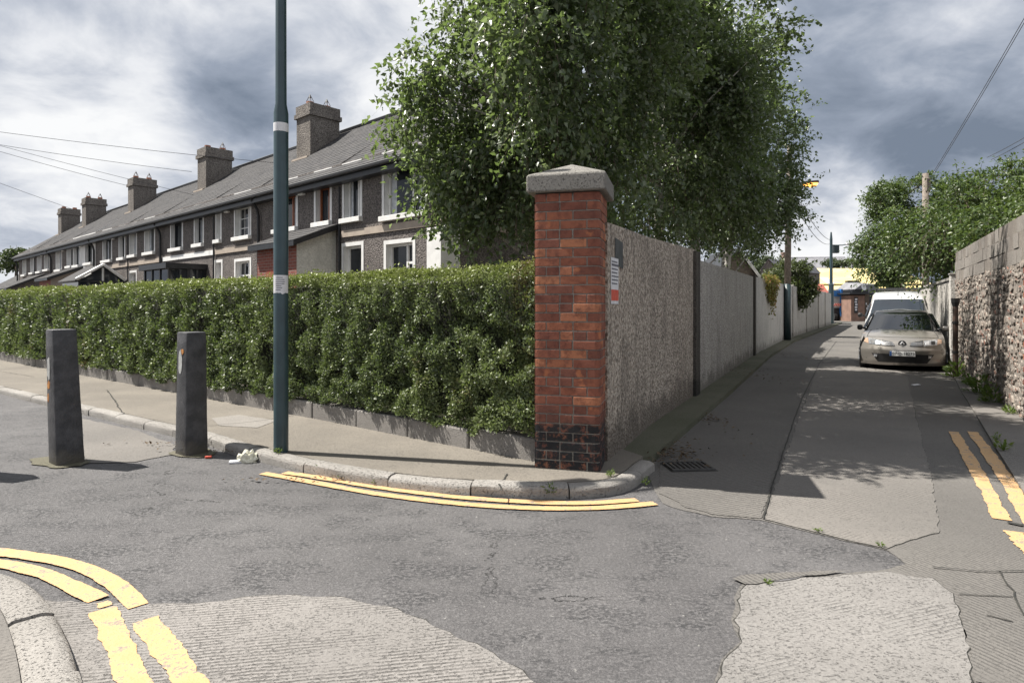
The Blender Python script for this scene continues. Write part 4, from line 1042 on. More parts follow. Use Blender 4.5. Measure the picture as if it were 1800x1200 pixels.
grd = [[(.92, 1.88, 1.35, 2.80, 'plain', 0), (2.86, 3.62, .1, 2.86, 'door', 0)], [(6.3, 7.4, 1.3, 2.75, 'plain', 0)], [(8.72, 9.70, 1.35, 2.78, 'grid', 0), (10.75, 11.2, .1, 2.82, 'door', 0)], [(14.7, 15.8, 1.35, 2.7, 'dark', 0)],
       [(16.95, 18.0, 1.35, 2.75, 'plain', 0), (19.1, 19.9, .1, 2.8, 'door', 0)], [(23.4, 24.4, 1.3, 2.7, 'plain', 0)], [(25.4, 26.6, 1.35, 2.7, 'plain', 0)], [(32.0, 33.0, 1.35, 2.7, 'plain', 0)], [(34.2, 35.2, 1.35, 2.7, 'plain', 0)], [(38.3, 39.2, 1.35, 2.7, 'plain', 0)]]
for i in range(10):
    s0, s1 = BS[i], BS[i + 1]
    h = thing('terraced_house', W((s0 + s1) / 2, 0, -DZ), labs[i], "house", "grey pebble dashed terraced houses")
    houses.append(h); wm = M['white_wall'] if i == 6 else M['dash']
    holes = [(a, b, c, d) for a, b, c, d, *_ in wins[i] + grd[i]]
    xs = sorted({s0, s1} | {v for a in holes for v in a[:2]}); zs_ = sorted({-.05, EV + .05} | {v for a in holes for v in a[2:4]})
    m = MB()
    for xa, xb in zip(xs[:-1], xs[1:]):
        for za_, zb_ in zip(zs_[:-1], zs_[1:]):
            cx, cz = (xa + xb) / 2, (za_ + zb_) / 2
            if any(a < cx < b and c < cz < d for a, b, c, d in holes): continue
            m.quad(W(xb, 0, za_), W(xa, 0, za_), W(xa, 0, zb_), W(xb, 0, zb_))
    bk = 2 * RD
    m.quad(W(s0, bk, -.05), W(s1, bk, -.05), W(s1, bk, EV + .05), W(s0, bk, EV + .05))
    for s_, fl_ in ((s0, 0), (s1, 1)):
        if fl_ == 0 or i == 9:
            v = [W(s_, 0, -.05), W(s_, bk, -.05), W(s_, bk, EV + .05), W(s_, RD, RZ - .06 if fl_ == 0 else EV + .06), W(s_, 0, EV + .05)]
            m.add(v, [(0, 1, 2, 3, 4)] if fl_ == 0 else [(4, 3, 2, 1, 0)])
    m.build('wall', wm, h, weld=True)
    for a, b, c, d, st, fp_ in wins[i]: make_window(h, a, b, c, d, st, fp_)
    for a, b, c, d, st, fp_ in grd[i]: make_window(h, a, b, c, d, 'plain' if st == 'door' else st, door=st == 'door', sill=False)
    # roof
    eo = .30; ez = EV - eo * (RZ - EV) / RD
    sA = s0 - (.12 if i == 0 else 0); rs1 = s1
    rm = MB()
    if i < 9:
        v = [W(sA, -eo, ez), W(s1, -eo, ez), W(s1, RD, RZ), W(sA, RD, RZ), W(s1, bk + eo, ez), W(sA, bk + eo, ez)]
        lowv = [q - Vector((0, 0, .10)) for q in v]
        rm.add(v + lowv, [(1, 0, 3, 2), (2, 3, 5, 4), (6, 7, 8, 9), (9, 8, 10, 11), (0, 1, 7, 6), (5, 11, 10, 4), (0, 6, 9, 3), (3, 9, 11, 5), (1, 2, 8, 7), (2, 4, 10, 8)])
        rf = rm.build('roof', M['slate'], h); slates(rf, sA, s1, -eo, ez, RD, RZ)
    else:
        hs = s1 - 3.0; e1 = s1 + .3
        v = [W(s0, -eo, ez), W(e1, -eo, ez), W(hs, RD, RZ), W(s0, RD, RZ), W(e1, bk + eo, ez), W(s0, bk + eo, ez)]
        rm.add(v, [(1, 0, 3, 2), (1, 2, 4), (2, 3, 5, 4)]); lowv = [q - Vector((0, 0, .10)) for q in v]; rm.add([v[0], v[1], lowv[1], lowv[0], v[4], lowv[4]], [(0, 1, 2, 3), (1, 4, 5, 2)])
        rf = rm.build('roof', M['slate'], h); slates(rf, s0, hs, -eo, ez, RD, RZ)
    rt = MB(); rt.tube([W(sA, RD, RZ + .03), W(s1 if i < 9 else s1 - 3, RD, RZ + .03)], .075, 6); rt.build('ridge_tiles', M['dark_trim'], rf)
    gm = MB(); hbox(gm, sA, s1, -eo + .02, -eo + .05, ez - .26, ez - .06); hbox(gm, sA, s1, -eo + .051, -.01, ez - .25, ez - .22); gm.build('fascia', M['dark_trim'], h)
    gt = MB(); gt.tube([W(sA, -eo - .05, ez - .08), W(s1, -eo - .05, ez - .08)], .055, 6); gt.build('gutter', M['black'], h)
    pipe_s = s1 - .04 if i % 2 else None
    if pipe_s: MB().tube([W(pipe_s, -eo, ez - .12), W(pipe_s, -.12, ez - .42), W(pipe_s, -.08, ez - .6), W(pipe_s, -.08, 0)], .045, 6).build('downpipe', M['black'], h)
    else: MB().tube([W(s1 - .05, -.05, ez - .3), W(s1 - .05, -.05, 0)], .025, 5).build('waste_pipe', M['black'], h)
    if i in (0, 2, 3, 4, 5):
        hbox(MB(), s0 + .02, s1 - .12, -.035, .0, 3.09, 3.25).build('string_course', M['white' if i == 3 else 'tan'], h)
    if i in (1, 2, 5, 6, 7, 8):
        sa = {1: 5.45, 2: 10.1, 5: 21.9, 6: 27.25, 7: 30.8, 8: 35.8}[i]; hbox(MB(), sa, sa + .26, -.10, -.002, 4.36, 4.66).build('alarm_box', M['white'], h, bevel=.015)
    if i % 2:      # chimney stack straddling the party wall
        c0 = s1 + .02 if i < 9 else s1 - 3.6
        cm = MB(); hbox(cm, c0, c0 + .85, 1.62, 2.66, 5.6, 7.40); ck = cm.build('chimney', M['chim'], h)
        cb = MB(); hbox(cb, c0 - .06, c0 + .91, 1.56, 2.72, 7.401, 7.54); hbox(cb, c0 - .02, c0 + .87, 1.60, 2.68, 7.541, 7.80); cb.build('chimney_head', M['chim'], ck)
        for d_ in (1.85, 2.45):
            b0 = W(c0 + .42, d_, 7.80); MB().tube([b0, b0 + Vector((0, 0, .14))], [.13, .12], 10).build('chimney_pot', M['pot'], ck)
            if i in (1, 5, 7, 3) and not (i == 3 and d_ < 2):
                cw_ = MB(); top = b0 + Vector((0, 0, .38)); k4 = [b0 + Vector((.12 * math.cos(a), .12 * math.sin(a), .15)) for a in (0, 1.57, 3.14, 4.71)]
                for q in k4: cw_.tube([q, top], .012, 4)
                cw_.tube([top - Vector((0, 0, .10)), top + Vector((0, 0, .02))], [.05, .005], 6); cw_.build('cowl', M['cowl'], ck)
        lead = MB(); hbox(lead, c0 - .05, c0 + .90, 1.47, 1.619, 6.03, 6.09); lead.build('flashing', M['tan'], ck)
h0 = houses[0]
hbox(MB(), -.03, .42, -.03, -.001, 0, 3.05).build('white_quoin', M['white'], h0)
hbox(MB(), -.035, -.002, .0, .5, 0, 3.05).build('white_quoin', M['white'], h0)
hbox(MB(), -.035, -.001, -.034, 6.0, 3.09, 3.25).build('string_course', M['tan'], h0)
# porches -----------------------------------------------------------
def leanto(h, s0, s1, q, zt, ze, side_mat, front_mat, ov=.18, rmat='dark_trim', glass=None):
    b = MB()
    b.quad(W(s0, -q, 0), W(s0, -.002, 0), W(s0, -.002, zt - .08), W(s0, -q, ze - .02))
    b.quad(W(s1, -.002, 0), W(s1, -q, 0), W(s1, -q, ze - .02), W(s1, -.002, zt - .08)); b.build('porch_side', side_mat, h)
    f = MB(); uv = [(s1, 0), (s0, 0), (s0, ze - .02), (s1, ze - .02)]
    f.quad(W(s1, -q - .001, 0), W(s0, -q - .001, 0), W(s0, -q - .001, ze - .02), W(s1, -q - .001, ze - .02), uv=uv)
    pw_ = f.build('porch_front', front_mat, h)
    mid = (s0 + s1) / 2
    hbox(MB(), mid - .45, mid + .45, -q - .05, -q - .002, .1, 2.25).build('porch_door', M['wood_frame'], pw_)
    hbox(MB(), mid - .3, mid + .3, -q - .055, -q - .051, 1.2, 2.1).build('door_glass', M['glass'], pw_)
    r_ = MB(); v = [W(s0 - ov, -q - ov, ze - ov * .4), W(s1 + ov, -q - ov, ze - ov * .4), W(s1 + ov, -.004, zt), W(s0 - ov, -.004, zt)]
    r_.add(v + [x - Vector((0, 0, .13)) for x in v], [(1, 0, 3, 2), (4, 5, 6, 7), (0, 1, 5, 4), (0, 4, 7, 3), (1, 2, 6, 5)])
    r_.build('porch_roof', M[rmat], h)
    slates(h, s0 - ov + .02, s1 + ov - .02, -q - ov, ze - ov * .4, -.02, zt, 'porch_tiles', .3, .24)
leanto(houses[1], 3.98, 6.0, 1.06, 3.45, 3.02, M['dash_pale'], M['porch_brick'])
leanto(houses[6], 27.3, 29.7, 1.3, 3.4, 2.85, M['porch_brick'], M['porch_brick'])
leanto(houses[8], 35.6, 38.6, 1.6, 3.3, 2.5, M['dash'], M['dash'])
h = houses[3]; q = 1.15
gl = MB(); hbox(gl, 12.0, 14.3, -q, -.003, 0, 2.62); pg = gl.build('glass_porch', M['glass'], h)
fr = MB(); hbox(fr, 11.85, 14.45, -q - .15, -.004, 2.622, 2.80)
for a in (12.0, 12.75, 13.5, 14.24): hbox(fr, a - .02, a + .08, -q - .03, -q - .001, 0, 2.62)
for d_ in (-q - .03, -.6, -.08): hbox(fr, 11.97, 11.999, d_, d_ + .07, 0, 2.62)
fr.build('porch_frame', M['dark_trim'], pg)
h = houses[5]; q = 1.7
gl = MB(); s0, s1 = 20.45, 23.1
hbox(gl, s0, s1, -q, -.003, 0, 2.45); gl.add([W(s0, -q, 2.452), W(s0, -.003, 2.452), W(s0, -q / 2, 3.02)], [(0, 1, 2)]); pg = gl.build('gabled_porch', M['glass'], h)
r_ = MB()
for a, b in ((-q - .15, -q / 2), (-.004, -q / 2)):
    v = [W(s0 - .1, a, 2.46 if a < -1 else 2.5), W(s1 + .1, a, 2.46 if a < -1 else 2.5), W(s1 + .1, b, 3.12), W(s0 - .1, b, 3.12)]
    r_.add(v + [x - Vector((0, 0, .05)) for x in v], [(1, 0, 3, 2), (4, 5, 6, 7), (0, 1, 5, 4), (0, 4, 7, 3), (1, 2, 6, 5), (2, 3, 7, 6)])
r_.build('porch_roof', M['slate'], pg)
bb_ = MB()
for a in (-q - .12, -.03): bb_.tube([W(s0 - .12, a, 2.5), W(s0 - .12, -q / 2, 3.14)], .06, 4)
bb_.tube([W(s0 - .03, -q / 2, 2.45), W(s0 - .03, -q / 2, 3.0)], .04, 4); bb_.build('bargeboard', M['white'], pg)
fr = MB()
for d_ in (-q - .02, -q / 2, -.1): hbox(fr, s0 - .03, s0 - .001, d_, d_ + .07, 0, 2.45)
hbox(fr, s0 - .05, s1 + .05, -q - .05, -.004, 2.4, 2.455); fr.build('porch_frame', M['dark_trim'], pg)
# grey slated cottage beyond the end of the terrace
fh = W(51, -2, 0); ch_ = thing('stone_cottage', (fh.x, fh.y, 0), "low grey stone cottage with slate roof at the far left edge", "house")
m = MB(); hbox(m, 46.5, 60, 1, 7, -.05, 2.9); m.build('wall', M['dash'], ch_)
r_ = MB(); r_.add([W(46.3, .7, 2.85), W(60, .7, 2.85), W(60, 4, 5.0), W(46.3, 4, 5.0), W(60, 7.3, 2.85), W(46.3, 7.3, 2.85)], [(1, 0, 3, 2), (2, 3, 5, 4), (0, 5, 3)]); rf = r_.build('roof', M['slate'], ch_)
slates(rf, 46.3, 60, .7, 2.85, 4, 5.0, 'slates', .4, .3)
MB().tube([W(46.3, 4, 5.03), W(60, 4, 5.03)], .10, 6).build('ridge_tiles', M['pot'], rf)

# ================================================================== VEGETATION
def twig_leaves(clumps, main_c, main_r, ntw, nlf, size, seed, droop=.55, tl=(.25, .55), spread=.5, nrm_up=.6, aspect=.62, outw=.9):
    r = np.random.default_rng(seed); cc = np.array([c for c, _ in clumps]); rr = np.array([q for _, q in clumps])
    wts = rr.prod(1) ** .66; idx = r.choice(len(cc), ntw, p=wts / wts.sum())
    u = r.normal(0, 1, (ntw, 3)); u /= np.linalg.norm(u, axis=1, keepdims=True)
    st = cc[idx] + u * rr[idx] * (r.uniform(0, 1, (ntw, 1)) ** .45) * .85
    d = (st - main_c) / main_r; d /= np.linalg.norm(d, axis=1, keepdims=True) + 1e-6
    d = d * outw + r.normal(0, spread, (ntw, 3)) + np.array([[0, 0, .1]]); d /= np.linalg.norm(d, axis=1, keepdims=True)
    L = r.uniform(*tl, (ntw, 1))
    tt = np.linspace(.12, 1, nlf)[None, :, None] + r.normal(0, .03, (ntw, nlf, 1))
    p = st[:, None] + d[:, None] * L[:, None] * tt + np.array([0, 0, -droop]) * (L[:, None] * tt ** 2)
    p = p + r.normal(0, size * .35, p.shape)
    ax = d[:, None] * .5 + r.normal(0, .6, p.shape) + np.array([0, 0, -droop * .9])
    nr = r.normal(0, .65, p.shape) + np.array([0, 0, nrm_up]) + d[:, None] * .5
    sz = size * r.uniform(.65, 1.25, (ntw, nlf))
    return p.reshape(-1, 3), ax.reshape(-1, 3), nr.reshape(-1, 3), sz.ravel(), st, d, L
def make_clumps(mains, per, seed, rs=(.24, .42), bias=.42):
    r = np.random.default_rng(seed); out = []
    for c, rad in mains:
        c, rad = np.array(c, float), np.array(rad, float)
        for k in range(per):
            u = r.normal(0, 1, 3); u /= np.linalg.norm(u); q = r.uniform(.12, 1) ** bias
            cr = rad * r.uniform(*rs); out.append((c + u * np.maximum(rad - cr * .8, .1) * q, cr))
    return out
def tree(name, base, label, cat, mains, per, ntw, nlf, size, mat, bark, trunk_r, seed, trunk_top=None, droop=.5, tl=(.25, .55), group=None, nst=1, rs=(.24, .42), nlimb=40, twig=True, aspect=.62, six=False, spread=.5, outw=.9, lean=(0, 0)):
    base = Vector(base); o = thing(name, base, label, cat, group)
    cl = make_clumps(mains, per, seed, rs)
    mc = np.mean([np.array(c) for c, _ in mains], 0); mr = np.max([np.array(q) for _, q in mains], 0)
    p, ax, nr, sz, st, d, L = twig_leaves(cl, mc, mr, ntw, nlf, size, seed, droop, tl, spread=spread, outw=outw)
    leaf_mesh('leaves', p, ax, nr, sz, sz * aspect, M[mat], o, six=six, fold=.2)
    rr = random.Random(seed); m = MB(); top = Vector(trunk_top) if trunk_top is not None else Vector(mc)
    stems = []
    for k in range(nst):
        off = Vector((rr.uniform(-.35, .35), rr.uniform(-.35, .35), 0)) * (k > 0); tt = top + Vector((rr.uniform(-.6, .6), rr.uniform(-.6, .6), rr.uniform(-.5, .6))) * (k > 0)
        pts = [base + off * .5 + Vector((0, 0, -.1))]
        for f in (.25, .5, .75, 1): pts.append(base + off + (tt - base - off) * f + Vector((rr.uniform(-.08, .08), rr.uniform(-.08, .08), 0)))
        m.tube(pts, [trunk_r * 1.15, trunk_r, trunk_r * .8, trunk_r * .55, trunk_r * .25], 8); stems.append(pts)
    m.build('trunk', M[bark], o, smooth=True)
    lm = MB()
    pick = rr.sample(cl, min(nlimb, len(cl)))
    for c, q in pick:
        c = Vector(c); pts = rr.choice(stems); a = min(pts[1:], key=lambda z: (z - c).length + max(0, z.z - c.z) * 2)
        mid = a * .5 + c * .5 + Vector((rr.uniform(-.15, .15), rr.uniform(-.15, .15), rr.uniform(0, .25)))
        lm.tube([a, mid, c], [trunk_r * .35, trunk_r * .2, trunk_r * .06], 5)
    lm.build('limbs', M[bark], o, smooth=True)
    if twig:      # fine twigs carrying the leaves
        a = st; b = st + d * L * .55 + np.array([0, 0, -droop]) * L * .3; c = st + d * L + np.array([0, 0, -droop]) * L
        n = len(a); side = np.cross(d, np.array([0, 0, 1.])); side /= np.linalg.norm(side, axis=1, keepdims=True) + 1e-6
        w0 = size * .055; v = np.stack([a - side * w0, a + side * w0, b - side * w0 * .7, b + side * w0 * .7, c], 1).reshape(-1, 3) - np.array(base)
        ii = (np.arange(n) * 5)[:, None]
        f4 = (ii + np.array([[0, 1, 3, 2]])).tolist(); f3 = (ii + np.array([[2, 3, 4]])).tolist()
        me = bpy.data.meshes.new('twigs'); me.from_pydata(v.tolist(), [], f4 + f3); me.materials.append(M['bark']); me.update()
        tag(link('twigs', me, o), kind='stuff')
    return o
BG = "silver birches behind the lane wall"
tree('silver_birch', (.75, 9.0, 0), "large silver birch with its dense crown directly over the brick pillar", "tree",
     [((.05, 8.3, 4.4), (1.65, 1.9, 2.4)), ((.45, 8.4, 3.2), (1.75, 1.6, 1.1)), ((.5, 8.0, 6.6), (1.75, 2.1, 2.4)), ((-.45, 8.4, 3.1), (1.05, 1.0, 1.0)), ((-.75, 8.3, 4.2), (1.05, 1.1, 1.2)), ((1.3, 8.8, 4.9), (1.5, 1.6, 2.6)), ((.3, 6.9, 4.6), (1.0, 1.0, 1.5)), ((.7, 7.8, 6.3), (1.2, 1.5, 1.5)), ((.0, 7.7, 8.2), (1.5, 1.7, 1.3)), ((.7, 7.0, 6.4), (1.1, 1.2, 1.7))], 20, 6300, 13, .085, 'birch_leaf', 'birch_bark', .10, 3, (.5, 9, 7.5), nst=3, group=BG, six=True, droop=.32, spread=.65)
b2 = Q(1163, 420, 11.6)
tree('silver_birch', (b2.x, 11.6, 0), "silver birch with a pale trunk showing just above the first wall panel", "tree",
     [((2.3, 11.2, 5.0), (1.6, 1.9, 2.6)), ((2.5, 11.0, 3.5), (1.6, 1.5, 1.1)), ((2.2, 11.2, 7.0), (1.6, 1.9, 1.7)), ((3.7, 10.8, 6.0), (1.2, 1.5, 1.7)), ((3.4, 11.6, 5.0), (1.4, 1.6, 2.4))], 24, 3300, 13, .086, 'birch_leaf', 'birch_bark', .085, 4, (2.6, 11.6, 7.5), nst=2, group=BG, droop=.32, spread=.65)
b3 = Q(1212, 430, 13.6)
tree('silver_birch', (b3.x, 13.6, 0), "silver birch with a leaning pale stem, third along the lane wall", "tree",
     [((4.1, 13.4, 5.4), (1.75, 1.9, 2.7)), ((4.2, 13.2, 3.7), (1.7, 1.7, 1.1)), ((4.1, 13.4, 7.0), (1.5, 1.9, 1.9))], 26, 2700, 13, .09, 'birch_leaf', 'birch_bark', .08, 5, (4.2, 13.6, 7.8), nst=2, group=BG, droop=.32, spread=.65)
b4 = Q(1262, 440, 17.0)
tree('silver_birch', (b4.x, 17.0, 0), "farthest silver birch, its long sprays reaching over the lane towards the lit lamp", "tree",
     [((6.2, 16.8, 5.6), (1.75, 2.0, 2.2)), ((6.9, 16.4, 4.9), (1.35, 1.4, 1.7)), ((6.3, 16.9, 3.7), (1.5, 1.5, 1.0)), ((6.2, 16.8, 7.1), (1.4, 1.8, 1.7)), ((5.3, 16.6, 4.2), (1.3, 1.5, 1.6))], 20, 2900, 12, .09, 'birch_leaf', 'birch_bark', .09, 6, (6.0, 17.0, 7.6), nst=2, group=BG, droop=.5)
tree('ash_tree', (20.8, 34.0, 0), "broad bright green tree beyond the van, leaning over the lane", "tree",
     [((20.1, 33.5, 6.1), (2.1, 2.2, 2.5)), ((21.9, 34, 6.6), (2.2, 2.2, 2.2)), ((19.9, 33.5, 4.3), (1.6, 1.7, 1.4)), ((21.4, 34, 4.0), (2.0, 2.0, 1.4)), ((23.4, 34, 5.4), (2.2, 2.2, 2.2))], 16, 2600, 12, .17, 'ash_leaf', 'bark', .25, 8, (20.6, 34, 6.5), tl=(.5, 1.0), aspect=.5, rs=(.18, .30))
tree('garden_shrub', (12.6, 17.6, 0), "arching green shrub hanging over the wall above the parked vehicles", "shrub",
     [((12.0, 17.0, 3.8), (1.5, 1.7, 1.2)), ((12.8, 16.6, 4.2), (1.6, 1.6, 1.1)), ((11.6, 17.4, 3.35), (.8, 1.0, .55)), ((13.6, 17.2, 3.6), (1.5, 1.6, 1.4)), ((11.3, 15.9, 3.45), (.9, .9, .5))], 14, 2200, 12, .10, 'shrub_leaf', 'bark', .07, 9, (12.4, 17, 3.2), tl=(.5, 1.1), aspect=.52, nst=4, droop=.45, outw=.9)
tree('garden_shrub', (11.3, 12.6, 0), "tall leafy shrub over the block courses at the right edge", "shrub",
     [((10.8, 12.3, 3.4), (1.2, 1.4, 1.0)), ((11.6, 12.4, 3.7), (1.4, 1.4, 1.1)), ((10.9, 13.6, 3.5), (1.2, 1.2, 1.0)), ((12.4, 12.0, 3.5), (1.3, 1.4, 1.2)), ((9.7, 11.3, 3.05), (.7, .8, .45))], 14, 2100, 12, .085, 'shrub_leaf', 'bark', .06, 10, (11.2, 12.6, 3.2), tl=(.35, .8), aspect=.55, nst=4, droop=.3)
eb = Q(1392, 500, 30)
tree('evergreen_bush', (eb.x, 30, 0), "rounded dark evergreen bush behind the telegraph pole", "shrub",
     [((eb.x, 30, 2.7), (1.15, 1.1, .9)), ((eb.x - .8, 30, 2.4), (.8, .8, .6)), ((eb.x + .35, 30, 2.2), (1.0, .9, .7))], 12, 900, 12, .13, 'ever_leaf', 'bark', .1, 12, (eb.x, 30, 2.5), tl=(.2, .45), droop=-.1, nlimb=20)
eb2 = Q(1345, 490, 27)
tree('garden_bush', (eb2.x, 27, 0), "thin straggly bush between birches and the dark evergreen", "shrub",
     [((eb2.x, 27, 2.5), (.9, .8, .5))], 8, 260, 10, .10, 'ever_leaf', 'bark', .05, 13, (eb2.x, 27, 2.4), droop=.1, nlimb=8)
# creeper trailing over the wall
cw0, cwd = wall_at(1352); cn = Vector((cwd.y, -cwd.x))
cr_ = thing('creeper', (*cw0, 2.3), "yellow and reddish creeper trailing over the top of the lane wall", "climbing plant")
r = np.random.default_rng(5); n = 1500
s_ = r.normal(0, .75, n); hang = np.abs(r.normal(0, 1, n)) * np.clip(1.1 - np.abs(s_ + np.where(s_ > 0, -.3, .2)) * .55, .15, 2) * .42
pos = np.stack([cw0.x + cwd.x * s_ + cn.x * (.05 + np.abs(r.normal(0, .06, n))), cw0.y + cwd.y * s_ + cn.y * (.05 + np.abs(r.normal(0, .06, n))), 2.45 - hang + r.normal(0, .04, n)], 1)
leaf_mesh('leaves', pos, r.normal(0, .5, (n, 3)) + np.array([[0, 0, -.8]]), r.normal(0, .5, (n, 3)) + np.array([[cn.x, cn.y, .3]]), .11 * r.uniform(.6, 1.2, n), .09 * r.uniform(.6, 1.2, n), M['creeper_leaf'], cr_)
mb = MB(); rr = random.Random(3)
for k in range(14):
    s0 = rr.uniform(-1, 1); b = cw0 + cwd * s0 + cn * .04; mb.tube([(*(b - cn * .1), 2.42), (*b, 2.4), (*(b + cwd * rr.uniform(-.2, .2)), 2.4 - rr.uniform(.3, .95))], .008, 4)
mb.build('stems', M['bark'], cr_)
# far trees on the skyline
for (px, py, Y, rad, lab, sd) in ((1475, 463, 95, (2.8, 2, 1.0), "dark scrub growing along the top of the yellow shed roof", 31), (1330, 462, 75, (2.2, 2, 1.3), "small far tree beside the gabled house behind the wall", 32), (28, 452, 62, (3.2, 2, 1.1), "far treetops over the cottage roof at the left edge", 33)):
    c = Q(px, py, Y); tree('far_tree', (c.x, Y, 0), lab, "tree", [((c.x, Y, c.z), rad), ((c.x + rad[0] * .7, Y, c.z - .2), rad)], 10, 420, 10, .28, 'far_leaf', 'bark', .2, sd, (c.x, Y, c.z), twig=False, nlimb=8, tl=(.3, .7))
# weeds
def weed(px, py, rad, n, size, label, z=0.02, group="weeds growing in pavement joints", hgt=1.0, mat='weed_leaf', flower=False):
    b = P(px, py, z); o = thing('weed', b, label, "weed", group); r = np.random.default_rng(int(px + py))
    a = r.uniform(0, 2 * np.pi, n); q = rad * r.uniform(0, 1, n) ** .6
    pos = np.stack([b.x + q * np.cos(a) * .6, b.y + q * np.sin(a) * .6, z + rad * hgt * r.uniform(0, 1, n) ** 1.3 * (1.1 - q / rad * .6)], 1)
    ax = np.stack([np.cos(a) * (.3 + q / rad), np.sin(a) * (.3 + q / rad), r.uniform(.1, 1.2, n)], 1) + r.normal(0, .25, (n, 3))
    leaf_mesh('leaves', pos, ax, r.normal(0, .5, (n, 3)) + np.array([[0, 0, 1]]), size * r.uniform(.6, 1.3, n), size * .4 * r.uniform(.6, 1.2, n), M[mat], o)
    m = MB()
    for k in range(6):
        i = r.integers(n); m.tube([(b.x, b.y, z - .01), tuple(pos[i])], [.004, .002], 4)
    m.build('stalks', M['weed_leaf'], o)
    if flower:
        m = MB()
        for k in range(22):
            i = r.integers(n); c = Vector(pos[i]) + Vector((0, 0, .03)); m.tube([c, c + Vector((0, 0, .012))], [.012, .016], 5)
        m.build('flowers', M['white'], o)
weed(1683, 662, .34, 150, .13, "broad leaved weed clump nearest the car at the wall foot", .04)
weed(1722, 690, .30, 140, .11, "leafy weed clump at the wall foot, second from the car", .04)
weed(1748, 706, .28, 170, .10, "pale grassy tuft at the wall foot, nearest the right edge", .04)
weed(1705, 676, .18, 90, .09, "small pale tuft between two larger weed clumps at the wall foot", .04)
weed(1778, 725, .15, 60, .07, "low creeping weed at the base of the stone wall by brick post", .04, hgt=.4)
weed(1762, 790, .10, 45, .06, "weed sprouting from the dark joint beside the yellow lines at right", .03)
weed(1752, 772, .06, 25, .04, "tiny sprig in the joint above the right yellow lines", .03)
weed(830, 782, .085, 110, .035, "small white flowering weed at the foot of the hedge plinth", KZ, flower=True)
weed(968, 864, .06, 40, .045, "dandelion like weed against the granite kerb below the pillar", .05)
weed(490, 796, .06, 50, .03, "tuft of grass on the kerb at the lamp post foot", KZ)
weed(560, 826, .05, 30, .03, "small weed in kerb joint above the start of the yellow lines", .04)
weed(600, 838, .05, 25, .025, "tiny weed under the kerb, second right of the lamp post", .02)
weed(660, 849, .05, 30, .025, "low weed strip under the kerb in the middle of the bend", .02)
weed(1074, 836, .05, 50, .025, "moss tuft on the kerb right of the brick pillar", KZ)
weed(430, 800, .04, 20, .02, "grass sprig in the gutter left of the lamp post", .01)
weed(1135, 850, .05, 40, .025, "small weed at the end of the rounded kerb corner", .02)
weed(1438, 932, .03, 25, .02, "green moss in crack between asphalt and concrete slab, left", .012, hgt=.4)
weed(1548, 958, .03, 25, .02, "green moss in crack near the asphalt point at right", .012, hgt=.4)
weed(1350, 1024, .025, 25, .02, "green sprout among the patch repairs beside the pale slab", .012, hgt=.6)
# litter
b = P(436, 812, 0); o = thing('crumpled_bag', b, "crumpled pale paper bag lying in the gutter by the kerb", "litter")
bm = bmesh.new(); bmesh.ops.create_icosphere(bm, subdivisions=3, radius=.085); rr = random.Random(4)
for v in bm.verts:
    k = 1 + rr.uniform(-.28, .2); v.co = Vector((v.co.x * 1.05 * k, v.co.y * .7 * k, max(0, (v.co.z + .03)) * .95 * k))
me = bpy.data.meshes.new('paper'); bm.to_mesh(me); bm.free(); me.materials.append(simple('pale_paper', (0.72, .70, .60), (0.6, .58, .46), 20, .7)); link('paper', me, o)
m = MB(); m.cbox((b.x - .10, b.y - .02, .012), (.12, .08, .016), rz=.3); m.build('flap', M['sticker'], o)
b = P(366, 806, 0); o = thing('red_scrap', b, "small red plastic scrap on the road beside the upright bollard", "litter")
m = MB(); m.frame_box(b + Vector((-.03, -.01, .005)), (.06, .01, .004), (-.008, .035, 0), (0, 0, .018)); m.build('scrap', M['red_ink'], o, bevel=.004)
b = P(1520, 680, .01); o = thing('white_scrap', P(1612, 678, .012), "small white paper scrap on the lane in front of the car", "litter")
m = MB(); c = P(1612, 678, .012); m.frame_box(c + Vector((-.07, -.03, 0)), (.14, .03, .01), (-.02, .06, .01), (0, 0, .015)); m.build('paper', M['sticker'], o, bevel=.005)
# dead leaves gathered in the gutter and along walls: nobody could count them
r = np.random.default_rng(77); L = []
for (px, py, n, sx, sy) in ((1165, 800, 340, .20, .24), (1240, 735, 120, .1, .5), (420, 797, 60, .4, .06), (330, 783, 50, .3, .05), (640, 846, 50, .6, .02), (1350, 625, 200, .2, 3.0), (1300, 660, 100, .25, 1.2), (170, 725, 30, .3, .05)):
    c = P(px, py, 0); L.append(np.stack([c.x + r.normal(0, sx, n), c.y + r.normal(0, sy, n), np.full(n, .02) + (.075 if py < 680 else 0) + r.uniform(0, .02, n) + .02 * (n > 300)], 1))
pos = np.concatenate(L); n = len(pos)
o = leaf_mesh('leaf_litter', pos, np.concatenate([r.normal(0, 1, (n, 2)), r.normal(0, .15, (n, 1))], 1), np.concatenate([r.normal(0, .25, (n, 2)), np.ones((n, 1))], 1), .045 * r.uniform(.5, 1.3, n), .026 * r.uniform(.5, 1.3, n), M['litter_leaf'])
tag(o, "dead leaves and dirt gathered in the gutter", "leaf litter")
